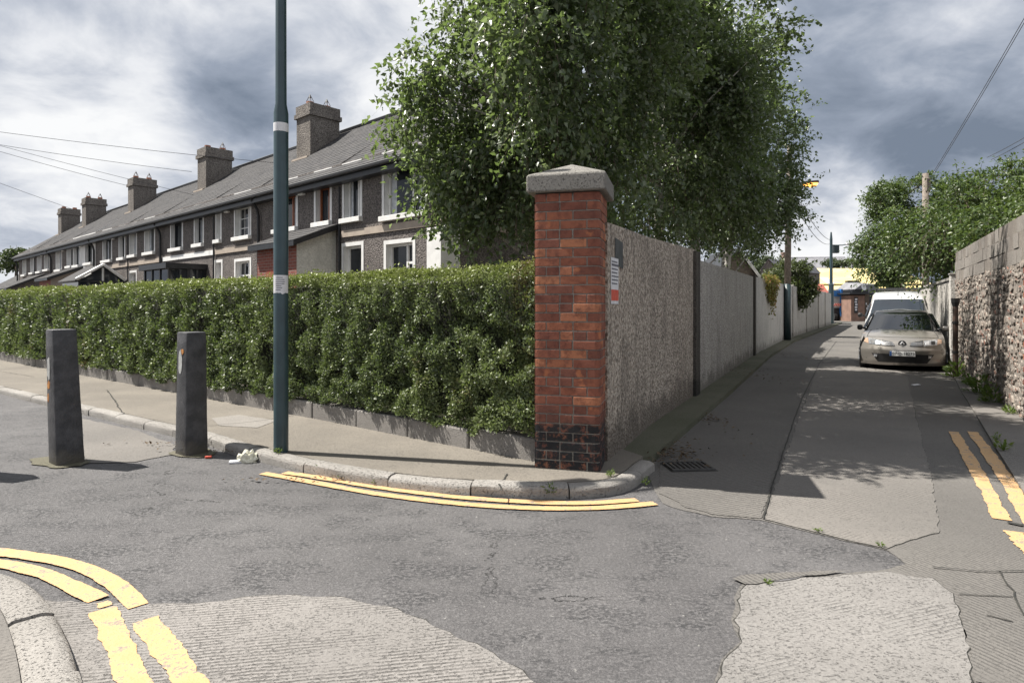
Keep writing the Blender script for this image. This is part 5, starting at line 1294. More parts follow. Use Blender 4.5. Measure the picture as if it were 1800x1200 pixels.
# sunken gully grate
gc = P(1210, 820, .01); o = thing('gully_grate', (gc.x, gc.y, .012), "dark iron gully grate sunk in the lane beside the pillar", "drain", rot=math.radians(5))
MB().box((-.28, -.20, -.03), (.28, .20, -.002)).build('pit', M['crack'], o, local=True)
o.scale = (.75, .8, 1)
fr = MB()
for a in ((-.26, -.18, .26, -.15), (-.26, .15, .26, .18), (-.26, -.149, -.23, .149), (.23, -.149, .26, .149)): fr.box((a[0], a[1], 0), (a[2], a[3], .014))
fr.build('frame', simple('cast_iron', (0.07, .068, .066), (0.04, .038, .036), 20, .55), o, local=True)
for k in range(7): MB().box((-.20 + k * .062, -.148, 0), (-.165 + k * .062, .148, .010)).build('bar', bpy.data.materials['cast_iron'], o, local=True)

# ================================================================== VEHICLES
def paint(name, c, flake=.35, rough=.28):
    m, t, b = mat_base(name); b.inputs['Base Color'].default_value = (*c, 1); b.inputs['Metallic'].default_value = flake
    p = obj_pos(t); n = t.noise(p, 5, 5); r_ = t.math('ADD', t.math('MULTIPLY', n, .12), rough - .05); t.put(b.inputs['Roughness'], r_)
    b.inputs['Coat Weight'].default_value = .8; b.inputs['Coat Roughness'].default_value = .04; return m
M['car_paint'] = paint('champagne_paint', (0.285, .265, .24), .55)
M['van_paint'] = paint('white_van_paint', (0.55, .555, .555), 0, .35)
M['windscreen'] = simple('windscreen_glass', (0.012, .017, .022), (0.01, .013, .017), 2, .015, spec=1.0)
bpy.data.materials['windscreen_glass'].node_tree.nodes['Principled BSDF'].inputs['IOR'].default_value = 1.7
M['chrome'] = simple('chrome', (0.75, .76, .78), (0.7, .7, .72), 4, .3, metal=.6)
M['lens'] = simple('headlamp_lens', (0.55, .57, .6), (0.25, .26, .28), 25, .08, metal=.55, coat=1)
M['amber'] = simple('amber_lens', (0.42, .30, .22), (0.35, .22, .15), 20, .15, coat=.6)
M['tyre'] = simple('tyre_rubber', (0.022, .022, .023), (0.015, .015, .016), 30, .85)
M['rim'] = simple('alloy_rim', (0.45, .45, .46), (0.35, .35, .36), 9, .35, metal=.8)
M['plate'] = simple('number_plate', (0.72, .72, .70), (0.66, .66, .64), 12, .4)
M['blue'] = simple('plate_blue', (0.03, .12, .38), (0.025, .1, .33), 12, .4)
ROOTROT = -math.radians(31)
def nose_y(x, z, hw=.875):
    xs = [.12, .20, .30, .42, .50, .56, .62, .68, .74, .80]; ys = [.13, .06, .025, .0, .0, .022, .04, .075, .14, .24]
    return float(np.interp(z, xs, ys)) + .40 * (abs(x) / hw) ** 2.8
def grid(mb, f, nu, nv, mi=0):
    vs = [f(i / nu, j / nv) for j in range(nv + 1) for i in range(nu + 1)]
    mb.add(vs, [(j * (nu + 1) + i, j * (nu + 1) + i + 1, (j + 1) * (nu + 1) + i + 1, (j + 1) * (nu + 1) + i) for j in range(nv) for i in range(nu)], mi)
def solid_patch(name, f, nu, nv, th, mat, parent, back=Vector((0, 1, 0))):
    m = MB(); n1 = nu + 1; vs = [Vector(f(i / nu, j / nv)) for j in range(nv + 1) for i in range(n1)]; N = len(vs)
    fs = [(j * n1 + i, j * n1 + i + 1, (j + 1) * n1 + i + 1, (j + 1) * n1 + i) for j in range(nv) for i in range(nu)]
    bd_ = [i for i in range(n1)] + [j * n1 + nu for j in range(1, nv + 1)] + [nv * n1 + i for i in range(nu - 1, -1, -1)] + [j * n1 for j in range(nv - 1, 0, -1)]
    vs2 = vs + [v + back * th for v in vs]
    for k in range(len(bd_)):
        a, b = bd_[k], bd_[(k + 1) % len(bd_)]; fs.append((b, a, a + N, b + N))
    m.add(vs2, fs); return m.build(name, M[mat] if isinstance(mat, str) else mat, parent, local=True, auto=math.radians(35))
cf = P(1585, 648, 0); fwd = Vector((math.sin(-ROOTROT), math.cos(-ROOTROT), 0)); CSC = .94
carroot = cf - fwd * .75 * CSC
car = thing('parked_car', carroot, "champagne silver family car parked in the lane, facing the camera", "car", rot=ROOTROT); car.scale = (CSC,) * 3
body = MB(); hw = .875
zl = [.13, .20, .27, .34, .42, .49, .52, .56, .62, .68, .74, .785]
grid(body, lambda u, v: ((2 * u - 1) * hw * (1 - .03 * max(0, (v - .6))), nose_y((2 * u - 1) * hw, zl[round(v * 11)]) - (.012 if .40 < v < .56 else 0), zl[round(v * 11)]), 28, 11)
def hood(u, v):
    x = (2 * u - 1) * (hw * .988 - .06 * v); y0 = nose_y((2 * u - 1) * hw, .785); y1 = 1.18 - .16 * (1 - (2 * u - 1) ** 2)
    z = .785 + (.965 - .785) * math.sin(v * math.pi / 2) ** .9 - .05 * abs(2 * u - 1) ** 4 * v + .012 * math.exp(-((abs(2 * u - 1) - .55) / .10) ** 2) * min(1, 3 * v)
    return (x, y0 + (y1 - y0) * v, z)
grid(body, hood, 28, 10)
for s in (1, -1):
    def side(u, v, s=s):
        y = .40 + (nose_y(hw, .5) * 0) + u * 3.75; zt = .80 + .13 * min(1, u * 3); z = .17 + (zt - .17) * v
        x = hw + .02 * math.sin(v * math.pi) - (.05 * max(0, v - .75) * 4) + (-.03 * max(0, .3 - u))
        x -= .10 * max(0, (u - .85) / .15) ** 2
        return (s * x, y, z)
    m2 = MB(); grid(m2, side, 20, 7); 
    if s < 0: m2.f = [f[::-1] for f in m2.f]
    body.add(m2.v, m2.f)
# cabin: ring loft from belt to roof
def cabin(u, v):      # u around (0 front centre .. 1), v up
    a = u * 2 * math.pi; ca, sa = math.cos(a), math.sin(a)
    p_ = 4.0; k = (abs(ca) ** p_ + abs(sa) ** p_) ** (-1 / p_)
    hx = .835 + (.60 - .835) * v; y0 = 1.08 + (2.02 - 1.08) * v; y1 = 3.75 + (3.05 - 3.75) * v
    return (sa * k * hx, (y0 + y1) / 2 - ca * k * (y1 - y0) / 2, .90 + .53 * v)
grid(body, lambda u, v: cabin(1 - u, v), 48, 5)
body.add([cabin(k / 48, 1) for k in range(48)] + [(0, 2.5, 1.475)], [(k, 48, (k + 1) % 48) for k in range(48)])
grid(body, lambda u, v: ((2 * u - 1) * .80, 3.3 + .85 * v, .95 - .03 * v), 4, 2)
grid(body, lambda u, v: ((1 - 2 * u) * .80, 4.15, .2 + .74 * v), 4, 2)
bo = body.build('body', M['car_paint'], car, local=True, auto=math.radians(50))
def ws(u, v):
    v2 = .05 + .88 * v; x = (2 * u - 1); hx = (.835 + (.60 - .835) * v2) * .915; y0 = 1.08 + .94 * v2
    return (x * hx, y0 - .012 + .16 * abs(x) ** 4 * .55, .90 + .53 * v2 - 0.0)
solid_patch('windscreen', ws, 14, 6, .01, 'windscreen', car)
for s in (1, -1):
    m = MB(); q = [(s * .868, 1.5, .96), (s * .868, 3.35, .97), (s * .70, 2.95, 1.36), (s * .70, 2.1, 1.36)]; q2 = [(x - s * .05, y, z) for x, y, z in q]
    m.add(q + q2, [(0, 1, 2, 3) if s > 0 else (3, 2, 1, 0), (0, 4, 5, 1), (1, 5, 6, 2), (2, 6, 7, 3), (3, 7, 4, 0)]); m.build('side_window', M['windscreen'], car, local=True)
def npatch(name, cs, mat, off, th, parent=None, nu=8, nv=4):
    def f(u, v):
        x = (cs[0][0] * (1 - u) + cs[1][0] * u) * (1 - v) + (cs[3][0] * (1 - u) + cs[2][0] * u) * v
        z = (cs[0][1] * (1 - u) + cs[1][1] * u) * (1 - v) + (cs[3][1] * (1 - u) + cs[2][1] * u) * v
        return Vector((x, nose_y(x, z) - off, z))
    return solid_patch(name, f, nu, nv, th, mat, parent or car)
for s in (-1, 1):
    fl_ = lambda l: l if s > 0 else [(-x, z) for x, z in (l[1], l[0], l[3], l[2])]
    hl = npatch('headlight', fl_([(.435, .615), (.70, .635), (.715, .765), (.435, .735)]), 'lens', .012, .05)
    npatch('lamp_reflector', fl_([(.47, .64), (.545, .64), (.545, .715), (.47, .71)]), 'chrome', .016, .004, hl, 3, 3)
    npatch('lamp_reflector', fl_([(.58, .65), (.66, .655), (.66, .735), (.58, .725)]), 'black', .016, .004, hl, 3, 3)
    npatch('indicator', fl_([(.703, .64), (.80, .675), (.80, .755), (.718, .765)]), 'amber', .010, .05)
    gr = npatch('grille', fl_([(.15, .605), (.42, .605), (.42, .74), (.19, .69)]), 'black', .010, .03)
    for k in range(3): npatch('grille_bar', fl_([(.165 + .01 * k, .622 + .026 * k), (.415, .628 + .032 * k), (.415, .634 + .032 * k), (.165 + .01 * k, .628 + .026 * k)]), 'chrome', .014, .004, gr, 4, 1)
    npatch('fog_lamp', fl_([(.52, .325), (.59, .325), (.59, .385), (.52, .385)]), 'lens', .022, .03, None, 3, 3)
npatch('lower_intake', [(-.50, .20), (.50, .20), (.64, .41), (-.64, .41)], 'black', .008, .03, None, 14, 3)
npatch('bumper_crease', [(-.84, .515), (.84, .515), (.84, .523), (-.84, .523)], 'dark_trim', .004, .004, None, 24, 1)
ny = nose_y(0, .42) - .035
pt = MB(); pt.box((-.26, ny, .365), (.26, ny + .03, .480)); plt = pt.build('number_plate', M['plate'], car, local=True, bevel=.004)
MB().box((-.275, ny + .012, .352), (.275, ny + .034, .493)).build('plate_surround', M['black'], plt, local=True)
MB().box((-.258, ny - .002, .367), (-.215, ny - .0005, .478)).build('blue_band', M['blue'], plt, local=True)
def text_part(txt, size, loc, rot, mat, name, parent, depth=.001):
    c = bpy.data.curves.new(name, 'FONT'); c.body = txt; c.size = size; c.extrude = depth; c.align_x = 'CENTER'; c.align_y = 'CENTER'
    to = bpy.data.objects.new('tmp_text', c); COL.objects.link(to); dg = bpy.context.evaluated_depsgraph_get()
    me = bpy.data.meshes.new_from_object(to.evaluated_get(dg)); bpy.data.objects.remove(to); me.materials.append(M[mat])
    o = link(name, me, parent, loc); o.rotation_euler = rot; return o
text_part('07-D-18273', .092, (.022, ny - .002, .422), (math.pi / 2, 0, 0), 'black', 'plate_lettering', plt)
# lozenge emblem
ey_ = nose_y(0, .65) - .02
em = MB(); od = [(0, .075), (.055, 0), (0, -.075), (-.055, 0)]; idd = [(0, .034), (.024, 0), (0, -.034), (-.024, 0)]
for k in range(4):
    a, b, c, d = od[k], od[(k + 1) % 4], idd[(k + 1) % 4], idd[k]; v = [(p[0], ey_ - (.018 if j > 1 else .006), p[1] + .65) for j, p in enumerate((a, b, c, d))]
    em.add(v + [(x, ey_ + .01, z) for x, y, z in v], [(0, 1, 2, 3), (0, 4, 5, 1), (3, 2, 6, 7)])
emo = em.build('emblem', M['chrome'], car, local=True)
MB().tube([(0, ey_ + .004, .65), (0, ey_ + .03, .65)], .085, 20).build('emblem_disc', M['dark_trim'], emo, local=True)
def mirror(o_, s, x, y, z, mat, L=.22):
    m = MB(); m.tube([(s * (x - .06), y + .03, z - .05), (s * (x + .04), y, z - .01)], .025, 6); m.build('mirror_arm', M['black'], o_, local=True)
    m = MB(); m.cbox((s * (x + .04 + L / 2), y, z), (L, .12, .14)); m.build('wing_mirror', M[mat], o_, local=True, bevel=.045, auto=math.radians(50))
mirror(car, -1, .82, 1.35, 1.0, 'black', .13); mirror(car, 1, .82, 1.35, .99, 'car_paint', .22)
gp_ = MB()
for u0, v0, u1, v1 in ((.07, .04, .10, .97), (.93, .04, .90, .97), (.07, .04, .93, .04)):
    gp_.tube([Vector(hood(u0 + (u1 - u0) * k / 16, v0 + (v1 - v0) * k / 16)) + Vector((0, 0, .001)) for k in range(17)], .006, 4)
gp_.build('panel_gap', M['black'], car, local=True)
wp = MB()
for x0, x1 in ((-.55, .05), (.05, .66)): wp.tube([(x0, 1.10 + .02, .955), ((x0 + x1) / 2, 1.08, .955), (x1, 1.11, .955)], .012, 5)
wp.build('wiper', M['black'], car, local=True)
stw = MB(); n = 16; stw.tube([(-.36 + .17 * math.cos(2 * math.pi * k / n), 1.75, .93 + .17 * math.sin(2 * math.pi * k / n)) for k in range(n + 1)], .014, 5); stw.build('steering_wheel', M['black'], car, local=True)
MB().box((-.78, .45, .14), (.78, 4.0, .5)).build('underbody', M['black'], car, local=True)
def wheel(o_, x, y, rad, wd, arch=True):
    m = MB(); prof = [(0, rad - .09), (.0, rad - .02), (.03, rad), (wd - .03, rad), (wd, rad - .02), (wd, rad - .09)]; s = 1 if x > 0 else -1; n = 28
    vs = [(x + s * (a - wd), y + r_ * math.cos(2 * math.pi * k / n), rad + r_ * math.sin(2 * math.pi * k / n)) for k in range(n) for a, r_ in prof]
    m.add(vs, [(k * 6 + j, k * 6 + j + 1, ((k + 1) % n) * 6 + j + 1, ((k + 1) % n) * 6 + j) for k in range(n) for j in range(5)])
    t_ = m.build('tyre', M['tyre'], o_, local=True, auto=math.radians(40))
    rm_ = MB(); rm_.tube([(x - s * .05, y, rad), (x - s * .012, y, rad)], [rad - .095, rad - .10], 20)
    for k in range(5):
        a = 2 * math.pi * k / 5; rm_.tube([(x - s * .006, y, rad), (x - s * .006, y + (rad - .12) * math.cos(a), rad + (rad - .12) * math.sin(a))], .03, 5)
    rm_.build('rim', M['rim'], o_, local=True)
for y in (.85, 3.45):
    for s in (1, -1):
        MB().tube([(s * .80, y, .32), (s * .902, y, .32)], .36, 24).build('wheel_arch', M['black'], car, local=True)
        wheel(car, s * .912, y, .315, .21)
# van -----------------------------------------------------------------
vroot = cf + fwd * 4.35
van = thing('parked_van', vroot, "white panel van parked behind the silver car, roof bars on top", "van", rot=ROOTROT)
ST = [(0, .70, .62, .25, .72), (.10, .80, .74, .2, .86), (.35, .87, .80, .2, .98), (.95, .90, .80, .2, 1.10), (1.75, .905, .66, .2, 1.70), (2.0, .905, .66, .2, 1.80), (2.7, .905, .68, .2, 1.93), (4.2, .90, .68, .2, 1.93), (4.3, .86, .64, .25, 1.86)]
vb = MB(); rings = []
for (y, wb, wt, z0, z1) in ST:
    zb_ = min(1.06, z1 - .08); half = [(wb * .96, z0), (wb, z0 + .2), (wb, (z0 + zb_) / 2 + .1), (wb * .985, zb_), (wt + (wb - wt) * .12, z1 - .10 if z1 > 1.3 else z1 - .03), (wt * .93, z1 - .015), (wt * .5, z1 + .012), (0, z1 + .02)]
    ring = [(x, y, z) for x, z in half] + [(-x, y, z) for x, z in half[-2::-1]]; rings.append(ring)
n = len(rings[0]); vb.add([q for rg in rings for q in rg], [(k * n + j, (k + 1) * n + j, (k + 1) * n + j + 1, k * n + j + 1) for k in range(len(ST) - 1) for j in range(n - 1)] + [tuple(range(n)), tuple((len(ST) - 1) * n + j for j in range(n - 1, -1, -1))])
vb.build('body', M['van_paint'], van, local=True, auto=math.radians(45))
def vws(u, v):
    x = 2 * u - 1; vv = .06 + .86 * v; hx = (.80 + (.66 - .80) * vv) * .97
    return (x * hx, .95 + .80 * vv - .02 + .10 * abs(x) ** 4 * .3, 1.12 + .60 * vv + .012 * (1 - x * x))
wso = solid_patch('windscreen', vws, 12, 5, .012, 'windscreen', van)
MB().box((.35, 1.60, 1.585), (.55, 1.612, 1.625)).build('tax_disc', M['sticker'], wso, local=True)
mirror(van, 1, .92, 1.2, 1.18, 'black', .18); mirror(van, -1, .92, 1.2, 1.18, 'black', .14)
rb_ = MB()
for y in (2.5, 3.2, 3.9): rb_.tube([(-.66, y, 2.03), (.66, y, 2.03)], .022, 6); [rb_.tube([(s * .6, y, 1.92), (s * .6, y, 2.03)], .02, 5) for s in (1, -1)]
rb_.build('roof_bars', M['black'], van, local=True)
MB().tube([(0, 2.0, 1.80), (.01, 2.02, 2.06)], [.008, .004], 5).build('aerial', M['black'], van, local=True)
MB().tube([(0, 2.0, 1.8), (0, 2.03, 1.825)], .03, 8).build('aerial_base', M['black'], van, local=True)
MB().box((-.75, .05, .35), (.75, .12, .5)).build('grille', M['black'], van, local=True)
MB().box((-.72, .2, .14), (.72, 4.1, .5)).build('underbody', M['black'], van, local=True)
for s in (1, -1):
    MB().cbox((s * .62, .13, .75), (.24, .16, .16)).build('headlight', M['lens'], van, local=True, bevel=.04)
    q = [(s * .915, 1.35, 1.12), (s * .915, 2.2, 1.12), (s * .79, 2.2, 1.55), (s * .79, 1.7, 1.55)]
    m = MB(); m.add(q + [(x - s * .04, y, z) for x, y, z in q], [(0, 1, 2, 3), (0, 4, 5, 1), (1, 5, 6, 2), (2, 6, 7, 3), (3, 7, 4, 0)]); m.build('side_window', M['windscreen'], van, local=True)
    for y in (.8, 3.6):
        MB().tube([(s * .84, y, .32), (s * .917, y, .32)], .36, 24).build('wheel_arch', M['black'], van, local=True); wheel(van, s * .925, y, .315, .2)

# ================================================================== FAR END OF THE LANE
def fbox(name, px0, px1, y0, y1, Y, dep, mat, parent, zlow=None):
    a, b = Q(px0, y1, Y), Q(px1, y0, Y); m = MB(); m.box((a.x, Y, a.z if zlow is None else zlow), (b.x, Y + dep, b.z)); return m.build(name, M[mat] if isinstance(mat, str) else mat, parent)
M['yroof'] = None
mm, tt, bb = mat_base('yellow_sheet_roof'); p = world_pos(tt); wv = tt.new('ShaderNodeTexWave', bands_direction='X'); tt.l.new(p, wv.inputs[0]); wv.inputs['Scale'].default_value = 1.6
tt.put(bb.inputs['Base Color'], tt.mix(tt.ramp(tt.noise(p, .5, 5), .35, .7), (0.62, .50, .20), (0.72, .60, .30))); bb.inputs['Roughness'].default_value = .7; bump(tt, bb, wv.outputs['Fac'], .5, .05); M['yroof'] = mm
M['rooflight'] = simple('translucent_rooflight', (0.55, .58, .62), (0.4, .43, .47), 2, .5)
M['grey_roof'] = simple('grey_shed_roof', (0.20, .20, .215), (0.15, .15, .16), 1.5, .8)
M['red_roof'] = simple('red_tile_roof', (0.33, .09, .06), (0.22, .06, .045), 5, .8)
M['steel'] = simple('lorry_side', (0.42, .42, .42), (0.3, .3, .3), 3, .6)
M['blue_paint'] = simple('blue_cabin_paint', (0.03, .16, .42), (0.025, .12, .33), 3, .5)
M['shed_brown'] = simple('brown_shed_render', (0.23, .14, .105), (0.17, .105, .08), 3, .85, bmp=.3)
YB = 76.0
b = Q(1490, 560, YB); ys = thing('yellow_shed', (b.x, YB, 0), "long industrial shed with yellow sheet roof closing the end of the lane", "shed")
x0, x1 = Q(1395, 0, YB).x, Q(1660, 0, YB).x; zA, zB, zC = Q(0, 510, YB).z, Q(0, 499, YB).z, Q(0, 470, YB + 8).z
m = MB(); m.box((x0, YB + .6, -.05), (x1, YB + 14, zA - .1)); m.build('wall', M['dark_trim'], ys)
m = MB(); v = [(x0, YB, zA), (x1, YB, zA), (x1, YB + 2.5, zB - .05), (x0, YB + 2.5, zB - .05)]; m.add(v + [(x, y, z - .1) for x, y, z in v], [(0, 1, 2, 3), (0, 4, 5, 1), (3, 2, 6, 7)]); lr = m.build('lower_roof', M['yroof'], ys)
m = MB(); v = [(x0, YB + 2.2, zB + .10), (x1, YB + 2.2, zB + .10), (x1, YB + 10, zC), (x0, YB + 10, zC)]; m.add(v + [(x, y, z - .12) for x, y, z in v], [(0, 1, 2, 3), (0, 4, 5, 1), (3, 2, 6, 7)]); ur = m.build('upper_roof', M['yroof'], ys)
def onroof(pa, pb, pc_, pd, name, par):      # corner points (x, f) on the two roof slopes
    return None
def roofpt(px, f, low):
    if low: y = YB + 2.5 * f; z = zA + (zB - .05 - zA) * f
    else: y = YB + 2.2 + 7.8 * f; z = zB + .1 + (zC - zB - .1) * f
    X = (px - 900) / FOC * y; return Vector((X, y - .03, z + .03))
for nm, low, pts_, par in (('rooflight', False, ((1455, 0), (1467, 0), (1454, .35), (1441, .35)), ur), ('rooflight', True, ((1509, .1), (1516, .1), (1514, .95), (1503, .95)), lr)):
    m = MB(); v = [roofpt(a, f, low) for a, f in pts_]; m.add(v + [q - Vector((0, 0, .05)) for q in v], [(0, 1, 2, 3), (0, 4, 5, 1), (1, 5, 6, 2), (3, 7, 4, 0)]); m.build(nm, M['rooflight'], par)
fbox('vent', 1490, 1511, 493, 498, YB + 1.9, .6, 'dark_trim', ys)
gh = Q(1450, 470, 100); gs_ = thing('grey_shed', (gh.x, 100, 0), "far warehouse with long dark grey roof above the yellow shed", "warehouse")
m = MB(); a, b_ = Q(1403, 452, 100), Q(1520, 452, 100); m.box((a.x, 100.5, -.05), (b_.x, 112, a.z - 2)); m.build('wall', M['grey_roof'], gs_)
m = MB(); v = [(a.x, 100, Q(0, 473, 100).z), (b_.x, 100, Q(0, 473, 100).z), (b_.x, 106, Q(0, 452, 106).z), (a.x, 106, Q(0, 453, 106).z)]; m.add(v + [(x, y, z - .2) for x, y, z in v], [(0, 1, 2, 3), (0, 4, 5, 1), (2, 6, 7, 3), (1, 5, 6, 2), (0, 3, 7, 4)]); m.build('roof', M['grey_roof'], gs_)
m = MB(); m.tube([(a.x, 106, Q(0, 452, 106).z), (b_.x, 106, Q(0, 451.5, 106).z)], .14, 6); m.build('ridge_capping', M['sticker'], gs_)
# gabled house with chimney behind the wall
gq = Q(1352, 470, 52); gb = thing('gabled_house', (gq.x, 52, 0), "dark gabled house with a brown chimney behind the evergreen bush", "house")
a, b_, t_ = Q(1337, 474, 52), Q(1366, 474, 52), Q(1350, 456.5, 52)
m = MB(); m.add([(a.x, 52, 0), (b_.x, 52, 0), (b_.x, 52, b_.z), (t_.x, 52, t_.z), (a.x, 52, a.z)], [(0, 1, 2, 3, 4)]); d2 = Vector((6.5, 6, 0))
m.add([(b_.x, 52, 0), (b_.x + 6.5, 58, 0), (b_.x + 6.5, 58, b_.z), (b_.x, 52, b_.z)], [(0, 1, 2, 3)]); m.build('wall', M['dash'], gb)
m = MB(); e_ = Vector((t_.x, 51.9, t_.z + .08)); r1 = Vector((b_.x + .1, 51.9, b_.z - .02)); l1 = Vector((a.x - .1, 51.9, a.z - .02)); m.add([e_, r1, r1 + d2, e_ + d2, l1, l1 + d2], [(0, 1, 2, 3), (4, 0, 3, 5)]); rf = m.build('roof', M['grey_roof'], gb)
cq = Q(1383, 446, 56); m = MB(); m.box((cq.x - .28, 56, 4.0), (cq.x + .28, 56.5, cq.z)); m.box((cq.x - .34, 55.94, cq.z + .001), (cq.x + .34, 56.56, cq.z + .14)); m.build('chimney', simple('brown_chimney', (0.2, .13, .1), (0.13, .09, .075), 6, .9), rf)
# red tiled outbuilding behind the wall end
rq = Q(1445, 505, 50); ro3 = thing('red_roof_outbuilding', (rq.x, 50, 0), "small outbuilding with a red tiled roof just behind the lane wall end", "outbuilding")
a, b_, c_ = Q(1405, 512, 50), Q(1459, 517, 50), Q(1436, 499, 53)
m = MB(); m.box((a.x, 50.2, -.05), (b_.x, 54, a.z - .1)); m.build('wall', M['dash'], ro3)
m = MB(); v = [a, b_, Vector((c_.x + .5, 53, c_.z)), Vector((a.x - .5, 53, c_.z + .1))]; m.add(v + [q - Vector((0, 0, .12)) for q in v], [(0, 1, 2, 3), (0, 4, 5, 1), (1, 5, 6, 2)]); m.build('roof', M['red_roof'], ro3)
# lorry
lq = Q(1471, 560, 62); lo = thing('parked_lorry', (lq.x, 62, 0), "grey box lorry with red and white chevrons parked beyond the lamp post", "lorry")
fbox('cargo_box', 1464, 1479, 509, 541, 62, 6, 'steel', lo)
fbox('rear_frame', 1478.3, 1481.5, 508, 556, 61.8, .5, 'blue_paint', lo)
fbox('roof_panel', 1465, 1478, 511, 521, 61.9, .09, 'blue_paint', lo)
bq = fbox('chevron_board', 1464.5, 1478, 533, 538, 61.85, .05, 'white', lo)
for k in range(4):
    a0 = Q(1466 + k * 3.1, 537.8, 61.8); m = MB(); h_ = Q(0, 533.2, 61.8).z - a0.z; m.add([a0, a0 + Vector((.09, 0, 0)), a0 + Vector((.22, 0, h_)), a0 + Vector((.13, 0, h_)), a0 + Vector((0, .03, 0)), a0 + Vector((.09, .03, 0)), a0 + Vector((.22, .03, h_)), a0 + Vector((.13, .03, h_))], [(0, 1, 2, 3), (0, 3, 7, 4), (1, 5, 6, 2)]); m.build('red_stripe', M['red_ink'], bq)
fbox('chassis', 1464, 1480, 541, 552, 62.1, 6, 'black', lo)
for px in (1467, 1475):
    c = Q(px, 553, 62.0); MB().tube([(c.x, 62.4, .45), (c.x + .3, 62.4, .45)], .45, 14).build('wheel', M['tyre'], lo)
# blue cabin
cq = Q(1488, 560, 63.5); cb = thing('blue_cabin', (cq.x, 63.5, 0), "blue and white site cabin with one window between lorry and brown shed", "cabin")
fbox('lower_wall', 1481, 1494.5, 534, 553, 63.5, 2.4, 'blue_paint', cb); fbox('upper_wall', 1481, 1494.5, 513, 533.9, 63.5, 2.4, 'white_wall', cb)
wq = fbox('window', 1482, 1492, 518, 532, 63.42, .06, 'white', cb); fbox('pane', 1483.3, 1490.8, 519.5, 530.5, 63.38, .03, 'glass', wq)
st_ = MB(); a = [Q(1482, 542, 63.2), Q(1487, 542, 63.2), Q(1487, 534, 63.2), Q(1492, 553, 63.2)]; st_.tube(a[:3], .04, 4); st_.tube([a[2], a[3]], .04, 4); st_.tube([Q(1486, 545, 63.2), Q(1489, 558, 63.2)], .04, 4); st_.build('handrail', M['black'], cb)
# brown shed with painted sign
sq = Q(1508, 563, 60); sh = thing('brown_shed', (sq.x, 60, 0), "brown rendered shed with a narrow painted panel at the lane end", "shed")
fbox('wall', 1496, 1520, 519, 562, 60, 3.5, 'shed_brown', sh, -.03)
fbox('side_wall', 1520.3, 1528, 516, 562, 60.2, 3.2, 'bark', sh, -.03)
pq = fbox('sign_panel', 1502, 1508, 522, 550, 59.95, .045, 'black', sh)
for k, (a, b_) in enumerate(((1503, 1507), (1502.6, 1506.5), (1503.4, 1507.2), (1502.8, 1507), (1503.2, 1506.6))): fbox('painted_mark', a, b_, 524.5 + k * 4.6, 527.4 + k * 4.6, 59.92, .02, 'sticker', pq)
for k, (a, b_) in enumerate(((1522, 1523.6), (1525, 1526.4), (1523, 1525), (1524, 1526))): fbox('painted_mark', a, b_, 532 + k * 4.2, 535.6 + k * 4.2, 60.12, .05, 'sticker', sh)
rf_ = MB(); a, b_ = Q(1494, 517, 59.6), Q(1530, 515, 59.6); rf_.box((a.x, 59.6, a.z), (b_.x, 64, a.z + .14)); rf_.box((a.x + 1.0, 61, a.z + .141), (b_.x + .6, 64.5, a.z + .5)); rf_.build('roof', M['dark_trim'], sh)
a, b_, c_ = Q(1494, 515, 62), Q(1514, 500, 62), Q(1545, 500, 62); m = MB(); m.add([a, Q(1540, 515, 62), c_, b_] + [q + Vector((0, 3, .3)) for q in (a, Q(1540, 515, 62), c_, b_)], [(0, 1, 2, 3), (3, 2, 6, 7), (0, 3, 7, 4)]); m.build('lean_to_roof', M['grey_roof'], sh)
dq = Q(1517.5, 505, 60.6); ds = thing('satellite_dish', dq, "white satellite dish above the brown shed roof", "satellite dish")
m = MB(); dn = Vector((.35, -.9, .25)).normalized(); vs = [dq]; up = dn.orthogonal().normalized(); sd_ = dn.cross(up)
for k, (rr_, dz_) in enumerate(((.18, .015), (.32, .06))):
    for j in range(14): vs.append(dq + (up * math.cos(j * math.tau / 14) + sd_ * math.sin(j * math.tau / 14)) * rr_ + dn * dz_)
m.add(vs, [(0, 1 + j, 1 + (j + 1) % 14) for j in range(14)] + [(1 + j, 15 + j, 15 + (j + 1) % 14, 1 + (j + 1) % 14) for j in range(14)]); m.build('dish', M['sticker'], ds, smooth=True)
m = MB(); m.tube([dq, dq + Vector((0, .25, -.1)), (dq.x, dq.y + .3, Q(0, 515, 60.6).z - .1)], .03, 5); m.tube([dq + dn * .06 - up * .3, dq + dn * .4], .012, 4); m.build('bracket', M['black'], ds)
dg_ = Q(1463, 540, 56); dp = thing('dark_gate_post', (Q(1464, 0, 55).x, 55, 0), "dark timber gate post just beyond the far lamp post", "post")
fbox('shaft', 1463.2, 1465.8, 512, 564, 55, .3, 'dark_trim', dp, -.03); fbox('cap', 1462.9, 1466.1, 511.3, 511.9, 54.95, .4, 'dark_trim', dp)
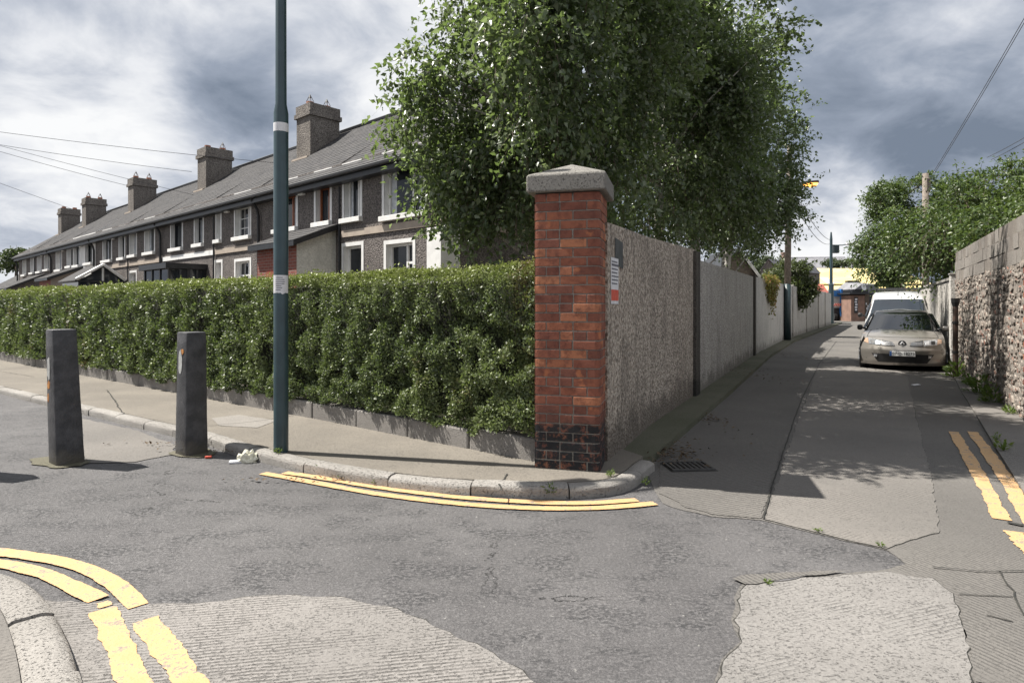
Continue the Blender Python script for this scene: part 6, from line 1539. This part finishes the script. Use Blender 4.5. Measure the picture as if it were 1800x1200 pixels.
# low far hill closing the horizon
m = MB(); n = 60; vs = []
for k in range(n + 1):
    a = math.radians(-75 + 150 * k / n); hgt = 7 + 4 * math.sin(k * .37) + 3 * math.sin(k * .9 + 1); x, y = 520 * math.sin(a), 520 * math.cos(a)
    vs += [(x, y, -1), (x * 1.2, y * 1.2, hgt)]
m.add(vs, [(2 * k, 2 * k + 2, 2 * k + 3, 2 * k + 1) for k in range(n)]); tag(m.build('far_hill', M['far_leaf']), kind='structure')

# dark garden shed between the birches and the creeper
sq = Q(1300, 470, 19.5); gsx = thing('garden_shed', (sq.x, 19.5, 0), "dark tarred garden shed with a pale bargeboard under the birch sprays", "shed")
a, b_, t_ = Q(1262, 470, 19.5), Q(1327, 474, 19.5), Q(1296, 436, 19.5)
m = MB(); m.add([(a.x, 19.5, 0), (b_.x, 19.5, 0), (b_.x, 19.5, b_.z - .15), (t_.x, 19.5, t_.z - .08), (a.x, 19.5, a.z - .15), (a.x, 22, 0), (b_.x, 22, 0), (b_.x, 22, b_.z - .15), (t_.x, 22, t_.z - .08), (a.x, 22, a.z - .15)], [(0, 1, 2, 3, 4), (9, 8, 7, 6, 5), (1, 6, 7, 2), (5, 0, 4, 9)]); m.build('wall', M['wood'], gsx)
m = MB(); dx = .12
v = [Vector((a.x - dx, 19.35, a.z - .22)), Vector((t_.x, 19.35, t_.z)), Vector((b_.x + dx, 19.35, b_.z - .22))]; w_ = [q + Vector((0, 2.8, 0)) for q in v]; dn_ = Vector((0, 0, -.06))
m.add(v + w_ + [q + dn_ for q in v + w_], [(0, 1, 4, 3), (1, 2, 5, 4), (0, 6, 7, 1), (1, 7, 8, 2), (3, 4, 10, 9), (4, 5, 11, 10), (2, 8, 11, 5), (0, 3, 9, 6)]); m.build('roof', M['dark_trim'], gsx)
m = MB(); m.add([v[1] + Vector((0, -.03, .02)), v[2] + Vector((0, -.03, .02)), v[2] + Vector((0, -.03, -.12)), v[1] + Vector((0, -.03, -.12))] + [q + Vector((0, 0, h_)) for q, h_ in ((v[1], .02), (v[2], .02), (v[2], -.12), (v[1], -.12))], [(0, 3, 2, 1), (0, 1, 5, 4), (1, 2, 6, 5), (2, 3, 7, 6)]); m.build('bargeboard', M['white'], gsx)
